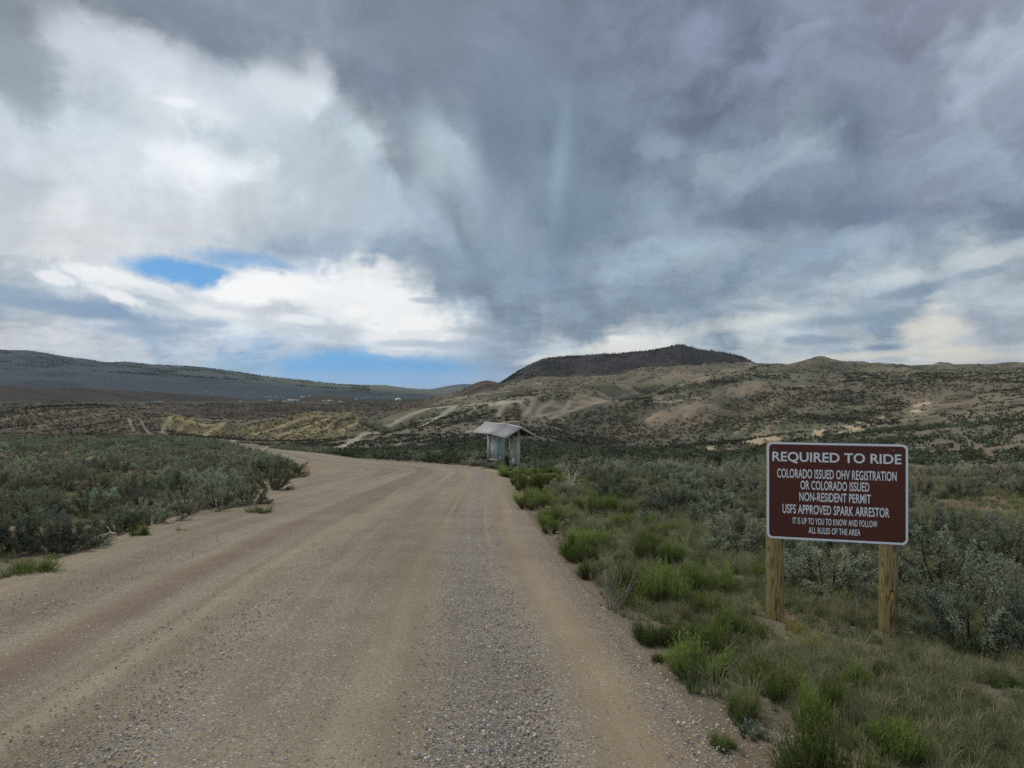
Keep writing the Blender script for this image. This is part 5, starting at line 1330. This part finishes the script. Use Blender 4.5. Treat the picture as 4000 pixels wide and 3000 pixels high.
def text_mesh(txt, w, h, bold, spacing=1.0):
    cu = bpy.data.curves.new("lettering", 'FONT'); cu.body = txt; cu.size = 1.0; cu.offset = bold; cu.space_character = spacing; cu.resolution_u = 4
    ob = bpy.data.objects.new("lettering", cu); COL.objects.link(ob); dg = bpy.context.evaluated_depsgraph_get(); dg.update()
    me = bpy.data.meshes.new_from_object(ob.evaluated_get(dg)); bpy.data.objects.remove(ob)
    v = np.zeros(len(me.vertices) * 3, np.float32); me.vertices.foreach_get("co", v); v = v.reshape(-1, 3)
    lo, hi = v.min(0), v.max(0); 
    v[:, 0] = (v[:, 0] - lo[0]) / (hi[0] - lo[0]) * w; v[:, 1] = (v[:, 1] - lo[1]) / (hi[1] - lo[1]) * h; v[:, 2] = 0
    v = np.stack([v[:, 0], 0 * v[:, 0], v[:, 1]], 1).astype(np.float32); me.vertices.foreach_set("co", v.ravel()); me.update(); return me
# (text, u0, u1, v_top, v_bottom, boldness)
LINES = [("REQUIRED TO RIDE", .040, .955, .098, .216, .018, 1.0), ("COLORADO ISSUED OHV REGISTRATION", .075, .922, .272, .368, .015, 1.03), ("OR COLORADO ISSUED", .246, .735, .389, .483, .015, 1.03),
 ("NON-RESIDENT PERMIT", .238, .745, .509, .602, .015, 1.03), ("USFS APPROVED SPARK ARRESTOR", .115, .873, .638, .734, .015, 1.03), ("IT IS UP TO YOU TO KNOW AND FOLLOW", .19, .79, .772, .838, .013, 1.04), ("ALL RULES OF THE AREA", .304, .672, .866, .930, .013, 1.04)]
for txt, u0, u1, v0, v1, bd, spc in LINES:
    h_ = (v1 - v0) * SH; me = text_mesh(txt, (u1 - u0) * SW, h_, bd, spc); me.materials.append(m_white)
    o = link(bpy.data.objects.new("lettering", me), sign); o.location = (u0 * SW, -.0012, ZB + SH * (1 - v1))
for lx, off in ((.078, .0), (SW - .143, -.09)):
    post = MB(); q = []; nseg = 22; zs = [-.35, 0, .4, .8, 1.2, ZB + SH - .016, ZB + SH + .002]; rs_ = [.084, .083, .081, .080, .079, .077, .060]
    V = []; 
    for z_, r_ in zip(zs, rs_):
        for k in range(nseg):
            a = 2 * math.pi * k / nseg; V.append((r_ * math.cos(a) * (1 + .02 * math.sin(3 * a + z_ * 4)), r_ * math.sin(a), z_))
    Q = [(i * nseg + k, i * nseg + (k + 1) % nseg, (i + 1) * nseg + (k + 1) % nseg, (i + 1) * nseg + k) for i in range(len(zs) - 1) for k in range(nseg)]
    V.append((0, 0, zs[-1] + .004)); T = [(len(V) - 1, (len(zs) - 1) * nseg + k, (len(zs) - 1) * nseg + (k + 1) % nseg) for k in range(nseg)]
    post.add(V, Q, T); o = post.build("post", m_wood, sign, True); o.location = (lx, .0865, off)
m_knot = flat_mat("fresh_knot", (.50, .30, .07), .7, .2, .2, 60)
kn = MB(); V = [(0, -.004, 0)] + [(.016 * math.cos(a), 0, .040 * math.sin(a)) for a in np.linspace(0, 2 * math.pi, 17)[:-1]]; kn.add(V, (), [(0, 1 + (i + 1) % 16, 1 + i) for i in range(16)]); o = kn.build("knot", m_knot, sign); o.location = (SW - .143 + .012, .0865 - .0855, .30)
kn = MB(); kn.add([(x * 1.15, y + .002, z * 1.25 + .012) for x, y, z in V], (), [(0, 1 + (i + 1) % 16, 1 + i) for i in range(16)]); o = kn.build("knot_bark", flat_mat("bark_dark", (.03, .02, .012)), sign); o.location = (SW - .143 + .012, .0865 - .0855, .30); o.name = "bark_ring"  # dark bark ring round the knot
for lx, lz in ((.062, .925), (SW - .118, .935), (.062, .075), (SW - .085, .07)):
    b = MB(); rr_ = .013 if lz > .5 else .005
    V = [(0, -.010 if lz > .5 else -.0015, 0)] + [(rr_ * math.cos(a), -.004 if lz > .5 else -.0012, rr_ * math.sin(a)) for a in np.linspace(0, 2 * math.pi, 9)[:-1]] + [(rr_ * 1.1 * math.cos(a), 0, rr_ * 1.1 * math.sin(a)) for a in np.linspace(0, 2 * math.pi, 9)[:-1]]
    b.add(V, [(1 + i, 1 + (i + 1) % 8, 9 + (i + 1) % 8, 9 + i) for i in range(8)], [(0, 1 + (i + 1) % 8, 1 + i) for i in range(8)]); o = b.build("bolt", m_black, sign); o.location = (lx, -.0008, ZB + SH * lz)

# ------------------------------------------------------------------ kiosks
m_kpost = flat_mat("kiosk_paint", (.44, .45, .38), .75, .2, .12, 6)
m_kdark = flat_mat("kiosk_underside", (.10, .085, .075), .85, .1, .15, 5)
m_roof = flat_mat("roof_sheet", (.60, .58, .575), .5, .4, .08, 3)
m_roofrib = flat_mat("roof_rib", (.40, .385, .38), .5, .4, .08, 3)
m_fascia = flat_mat("fascia_paint", (.36, .35, .34), .7, .2, .08, 6)
m_board = flat_mat("notice_board", (.42, .40, .31), .8, .2, .08, 5)
m_box = flat_mat("leaflet_box", (.50, .50, .56), .5, .3, .05, 5)
def map_mat():
    m, N, b = material("map_print", .4, .4); tcn = N.new('ShaderNodeTexCoord'); s = N.sep(tcn.outputs['Generated']); 
    nz = N.noise(tcn.outputs['Generated'], 7.0, 5, .7)
    ax = N.math('ABSOLUTE', N.math('SUBTRACT', N.math('ADD', s[0], N.math('MULTIPLY', N.math('SUBTRACT', nz, .5), .35)), .55))
    c = N.ramp(ax, [(0, (.62, .42, .38)), (.12, (.66, .58, .50)), (.2, (.42, .60, .60)), (.3, (.20, .46, .49)), (.5, (.20, .42, .46))])
    e = N.math('MINIMUM', N.math('MINIMUM', s[0], N.math('SUBTRACT', 1.0, s[0])), N.math('MINIMUM', s[2], N.math('SUBTRACT', 1.0, s[2])))
    c = N.mix(N.rng(e, .03, .06, 1, 0), c, (.42, .66, .66))
    N.l.new(c, b.inputs['Base Color']); return m
m_map = map_mat()
def kiosk(x, y, zr, a, label, is_map):
    """x, y, zr: near end of the ridge; a: horizontal ridge direction (away from the road)"""
    k = empty("trail_kiosk", (x, y, zr), math.atan2(a[1], a[0])); tag(k, label, "kiosk", "the two joined trail kiosks")
    # local frame: +X along the ridge, +Y = towards the road side (left of travel) ; the notice side faces +Y
    Ln, Wd, Rs, th = 2.71, 1.15, .66, .03
    gz = H1(x, y) - zr
    for sg in (1, -1):
        n_ = math.hypot(Wd, Rs)
        p0, p1 = (0, 0), (sg * Wd, -Rs)
        bt = [(0, p0[0], p0[1] - th), (Ln, p0[0], p0[1] - th), (Ln, p1[0], p1[1] - th), (0, p1[0], p1[1] - th)]; tp = [(q[0], q[1], q[2] + th) for q in bt]
        if sg < 0: bt, tp = bt[::-1], tp[::-1]
        sl = MB().hexa(bt, tp).build("roof_panel", m_roof, k)
        for i in range(15):
            u = .05 + i * (Ln - .1) / 14; w_ = .011
            b = MB(); yy0, zz0, yy1, zz1 = sg * .02, -.012, sg * (Wd + .015), -Rs - .009
            B = [(u - w_, yy0, zz0), (u + w_, yy0, zz0), (u + w_, yy1, zz1), (u - w_, yy1, zz1)]; Tt = [(q[0] * 1.0, q[1], q[2] + .024) for q in B]
            if sg < 0: B, Tt = B[::-1], Tt[::-1]
            b.hexa(B, Tt).build("rib", m_roofrib, sl)
        lo = [(.10, sg * .03, -th - .10), (Ln - .10, sg * .03, -th - .10), (Ln - .10, sg * (Wd - .08), -Rs - th - .03), (.10, sg * (Wd - .08), -Rs - th - .03)]
        hi = [(q[0], q[1], q[2] + (.095 if abs(q[1]) < .1 else .045)) for q in lo]
        if sg < 0: lo, hi = lo[::-1], hi[::-1]
        MB().hexa(lo, hi).build("roof_deck", m_kdark, k)
        for ux in (-.035, Ln + .003):                                 # barge boards
            B = [(ux, 0, -th - .11), (ux + .032, 0, -th - .11), (ux + .032, sg * (Wd + .02), -Rs - th - .11), (ux, sg * (Wd + .02), -Rs - th - .11)]; Tt = [(q[0], q[1], q[2] + .125) for q in B]
            if sg < 0: B, Tt = B[::-1], Tt[::-1]
            MB().hexa(B, Tt).build("barge_board", m_fascia, k)
    cap = MB(); cap.hexa([(-.04, .13, -.085), (-.04, -.13, -.085), (Ln + .04, -.13, -.085), (Ln + .04, .13, -.085)], [(-.04, .012, .018), (-.04, -.012, .018), (Ln + .04, -.012, .018), (Ln + .04, .012, .018)]); cap.build("ridge_cap", m_roof, k)
    s0, s1 = .60, 2.20
    for s_ in (s0, s1): MB().box((s_, 0, (gz - .3 - .16) / 2), (.19, .19, -(gz - .3) - .16)).build("post", m_kpost, k)
    for s_ in (s0, s1):
        MB().box((s_, 0, -.60), (.09, 1.9, .13)).build("cross_beam", m_kdark, k)
        for sg in (1, -1): MB().tube([(s_ - .12, sg * .1, -.95), (s_ - .12, sg * .62, -.50)], [.035, .035], 4).build("brace", m_fascia, k)
    zt, zb = -.86, gz + .30
    pc = ((s0 + s1) / 2, .06, (zt + zb) / 2)
    W_, H_ = s1 - s0 - .19, zt - zb
    MB().box(pc, (W_, .05, H_)).build("board", m_board if not is_map else m_kpost, k)
    for q, sz in (((pc[0], pc[1] + .045, zt - .04), (W_, .04, .08)), ((pc[0], pc[1] + .045, zb + .04), (W_, .04, .08)), ((s0 + .135, pc[1] + .045, pc[2]), (.08, .04, H_ - .16)), ((s1 - .135, pc[1] + .045, pc[2]), (.08, .04, H_ - .16))):
        MB().box(q, sz).build("frame_rail", m_kpost, k)
    if is_map:
        MB().box((pc[0], pc[1] + .029, pc[2] - .02), (W_ - .22, .006, H_ - .22)).build("map", m_map, k)
        bx = MB().box((s0 + .02, pc[1] + .14, zb + .28), (.22, .12, .30)).build("leaflet_box", m_kpost, k)
    else:
        for i, (u, v, w_, h_, c_) in enumerate([(.95, .30, .16, .30, (.62, .60, .5)), (1.25, .05, .10, .34, (.10, .10, .10)), (1.7, -.1, .3, .4, (.55, .5, .38)), (.95, -.25, .14, .1, (.2, .18, .15))]):
            MB().box((u, pc[1] + .029, pc[2] + v), (w_, .006, h_)).build("notice", flat_mat("notice_paper", c_), k)
        bx = MB().box((s0 + .32, pc[1] + .15, zb + .22), (.42, .16, .40)).build("leaflet_box", m_box, k)
        MB().box((0, 0, 0), (.44, .18, .03)).build("lid", m_fascia, bx).location = (s0 + .32, pc[1] + .15, zb + .437)
    return k
kiosk(.596, 46.0, -1.067, (-.294, .956), "weathered wooden kiosk with open gable end, beige notices and a pale leaflet box", False)
kiosk(-.247, 49.2, -1.067, (-.633, .774), "weathered wooden kiosk holding the turquoise trail map under a ribbed metal roof", True)

# ------------------------------------------------------------------ far pines
def pine_mesh(seed, h=1.0):
    g_ = np.random.default_rng(seed); V = []; T = []
    for lv in range(5):
        z0 = .12 + lv * .17; r = .24 * (1 - lv / 5.4); n_ = 7
        c = len(V); V.append((0, 0, z0 + .30)); 
        for k in range(n_):
            a = 2 * math.pi * k / n_ + lv; rr = r * g_.uniform(.65, 1.2); V.append((rr * math.cos(a), rr * math.sin(a), z0 + g_.uniform(-.03, .03)))
        for k in range(n_): T.append((c, c + 1 + k, c + 1 + (k + 1) % n_))
    V = np.array(V); return mesh_np("pine_crown", V, np.array(T), M_PINE, {"rnd": g_.uniform(0, 1, len(V))})
PINES = [pine_mesh(1), pine_mesh(2), pine_mesh(3)]
PO = []
gp = np.random.default_rng(9)
def pine(X, d, h, label, group):
    x = (X - CX) / FS * d; me = PINES[int(gp.integers(0, 3))]; o = link(bpy.data.objects.new("pine_tree", me)); o.location = (x, d, H1(x, d) - .3); o.rotation_euler = (0, 0, gp.uniform(0, 6)); o.scale = (h, h, h); tag(o, label, "tree", group); PO.append(o)
for X in list(gp.uniform(1118, 1200, 16)) + list(gp.uniform(1240, 1330, 14)) + list(gp.uniform(1330, 1440, 10)) + list(gp.normal(1465, 14, 18)) + list(gp.uniform(1490, 1635, 44)):
    pine(X, gp.uniform(2560, 2640), gp.uniform(4, 8.5), "tiny dark pine standing on the crest of the dark mountain", "pines along the crest of the dark mountain")
for X in gp.uniform(972, 1010, 7): pine(X, gp.uniform(1860, 1900), gp.uniform(6, 9), "tiny dark pine on the shoulder of the small brown hill", "pines on the small brown hill")
def forest(name, lab, n, fn, h0, h1):
    x, y, k = fn(n); x, y = x[k], y[k]; m = len(x); s = gp.uniform(h0, h1, m); print(name, m)
    scatter(name, np.stack([x, y, height(x, y) - .3], 1), np.stack([0 * x, 0 * x, gp.uniform(0, 6, m)], 1), np.stack([s * 1.3, s * 1.3, s], 1), PO[:6], lab)
def f1(n):
    d = gp.uniform(2150, 2680, n); T = gp.uniform(-.05, .36, n); x = T * d; px = CX + FS * T
    return x, d, gp.uniform(0, 1, n) < sstep(fbm(x / 60, d / 90, 4, 45), .45, .6) * .8 + .12
forest("mountain_pine_woods", "scattered pines darkening the brown mountain", 9000, f1, 3, 6)
def f2(n):
    d = gp.uniform(5200, 9300, n); T = gp.uniform(-.78, -.2, n); x = T * d; px = CX + FS * T
    dn = sstep(fbm(px / 60, d / 260, 3, 46), .56, .64)
    band = np.exp(-((d - 8850) / 150) ** 2) * (px > 250) * .5 + dn * (d > 6800)
    return x, d, gp.uniform(0, 1, n) < band
forest("far_mountain_woods", "dark belts of forest across the far mountain", 26000, f2, 9, 17)

# ------------------------------------------------------------------ far buildings
m_wall = flat_mat("pale_wall", (.58, .58, .56)); m_tin = flat_mat("tin_roof", (.62, .64, .66)); m_dkw = flat_mat("dark_opening", (.04, .04, .05)); m_tan = flat_mat("tan_wall", (.40, .36, .30))
def building(X, d, w, dp, h, label, wall, roof, rz=0.0, name="farm_building"):
    x = (X - CX) / FS * d; b = empty(name, (x, d, H1(x, d) - .2), rz); tag(b, label, "building", "far buildings on the valley shelf")
    MB().box((0, 0, h * .36), (w, dp, h * .72)).build("wall", wall, b)
    r = MB(); r.hexa([(-w / 2 - .4, -dp / 2 - .4, h * .72), (w / 2 + .4, -dp / 2 - .4, h * .72), (w / 2 + .4, dp / 2 + .4, h * .72), (-w / 2 - .4, dp / 2 + .4, h * .72)], [(-w / 2 - .4, -.2, h), (w / 2 + .4, -.2, h), (w / 2 + .4, .2, h), (-w / 2 - .4, .2, h)]); r.build("roof", roof, b)
    MB().box((w * .15, -dp / 2 - .05, h * .25), (min(3, w * .3), .1, h * .5)).build("door", m_dkw, b)
    MB().box((-w * .25, -dp / 2 - .05, h * .38), (1.6, .1, 1.2)).build("window", m_dkw, b)
SHELF = [(634, 1540, 34, 14, 7, "long white-roofed shed, largest of the far cluster"), (616, 1560, 12, 9, 5, "small white house just left of the long white shed"), (585, 1600, 13, 9, 5, "pale house standing apart at the far cluster's end"), (655, 1800, 14, 9, 6, "white house behind the long shed, higher on the slope"), (668, 1800, 10, 8, 5, "small white hut next to the higher white house"),
  (700, 1500, 9, 7, 5, "small pale shed of the lower cluster, beyond the hummock"), (713, 1490, 17, 10, 6, "bright white barn of the lower cluster"), (736, 1510, 12, 8, 4.5, "low pale shed beside the bright white barn"), (522, 1650, 16, 8, 4, "pale low building far along the plateau"), (770, 1700, 8, 6, 4, "tiny pale hut alone on the dark shelf"), (348, 1750, 14, 8, 4.5, "faint pale buildings' biggest roof below the dark ridge"), (338, 1760, 10, 7, 4, "faint pale small roof below the dark ridge")]
for X, d, w, dp, h, lb in SHELF: building(X, d, w * .72, dp * .8, h * .7, lb, m_wall if 'white' in lb else m_tan, m_wall if 'white' in lb else m_tin, gp.uniform(-.3, .3))
dd = 1700.0; xx = (860 - CX) / FS * dd; dome = empty("dome_building", (xx, dd, H1(xx, dd) - .5)); tag(dome, "white domed storage building alone on the valley shelf", "building")
b = MB(); V = []; Q = []; nu, nv = 16, 6
for j in range(nv + 1):
    for i in range(nu):
        a = 2 * math.pi * i / nu; e = math.pi / 2 * j / nv; V.append((8 * math.cos(a) * math.cos(e), 8 * math.sin(a) * math.cos(e), 6 * math.sin(e)))
Q = [(j * nu + i, j * nu + (i + 1) % nu, (j + 1) * nu + (i + 1) % nu, (j + 1) * nu + i) for j in range(nv) for i in range(nu)]
b.add(V, Q); b.build("shell", m_wall, dome, True); MB().box((0, -7.7, 1.6), (3, 1.0, 3.2)).build("door", m_dkw, dome)
d_ = 8800.0; x_ = (1262 - CX) / FS * d_

# ------------------------------------------------------------------ air
def build_haze():
    zmin, zmax = -620.0, 640.0
    hb = MB().box((0, 8000, (zmin + zmax) / 2), (80000, 90000, zmax - zmin))
    m = bpy.data.materials.new("haze"); m.use_nodes = True; N = NT(m.node_tree); N.n.clear()
    v = N.new('ShaderNodeVolumePrincipled'); v.inputs['Color'].default_value = (.72, .84, 1.0, 1); v.inputs['Density'].default_value = 1.6e-5; v.inputs['Anisotropy'].default_value = .1
    o = N.new('ShaderNodeOutputMaterial'); N.l.new(v.outputs[0], o.inputs['Volume'])
    h = hb.build("haze", m); tag(h, kind="stuff")
    h.display_type = 'WIRE'; return h
build_haze()
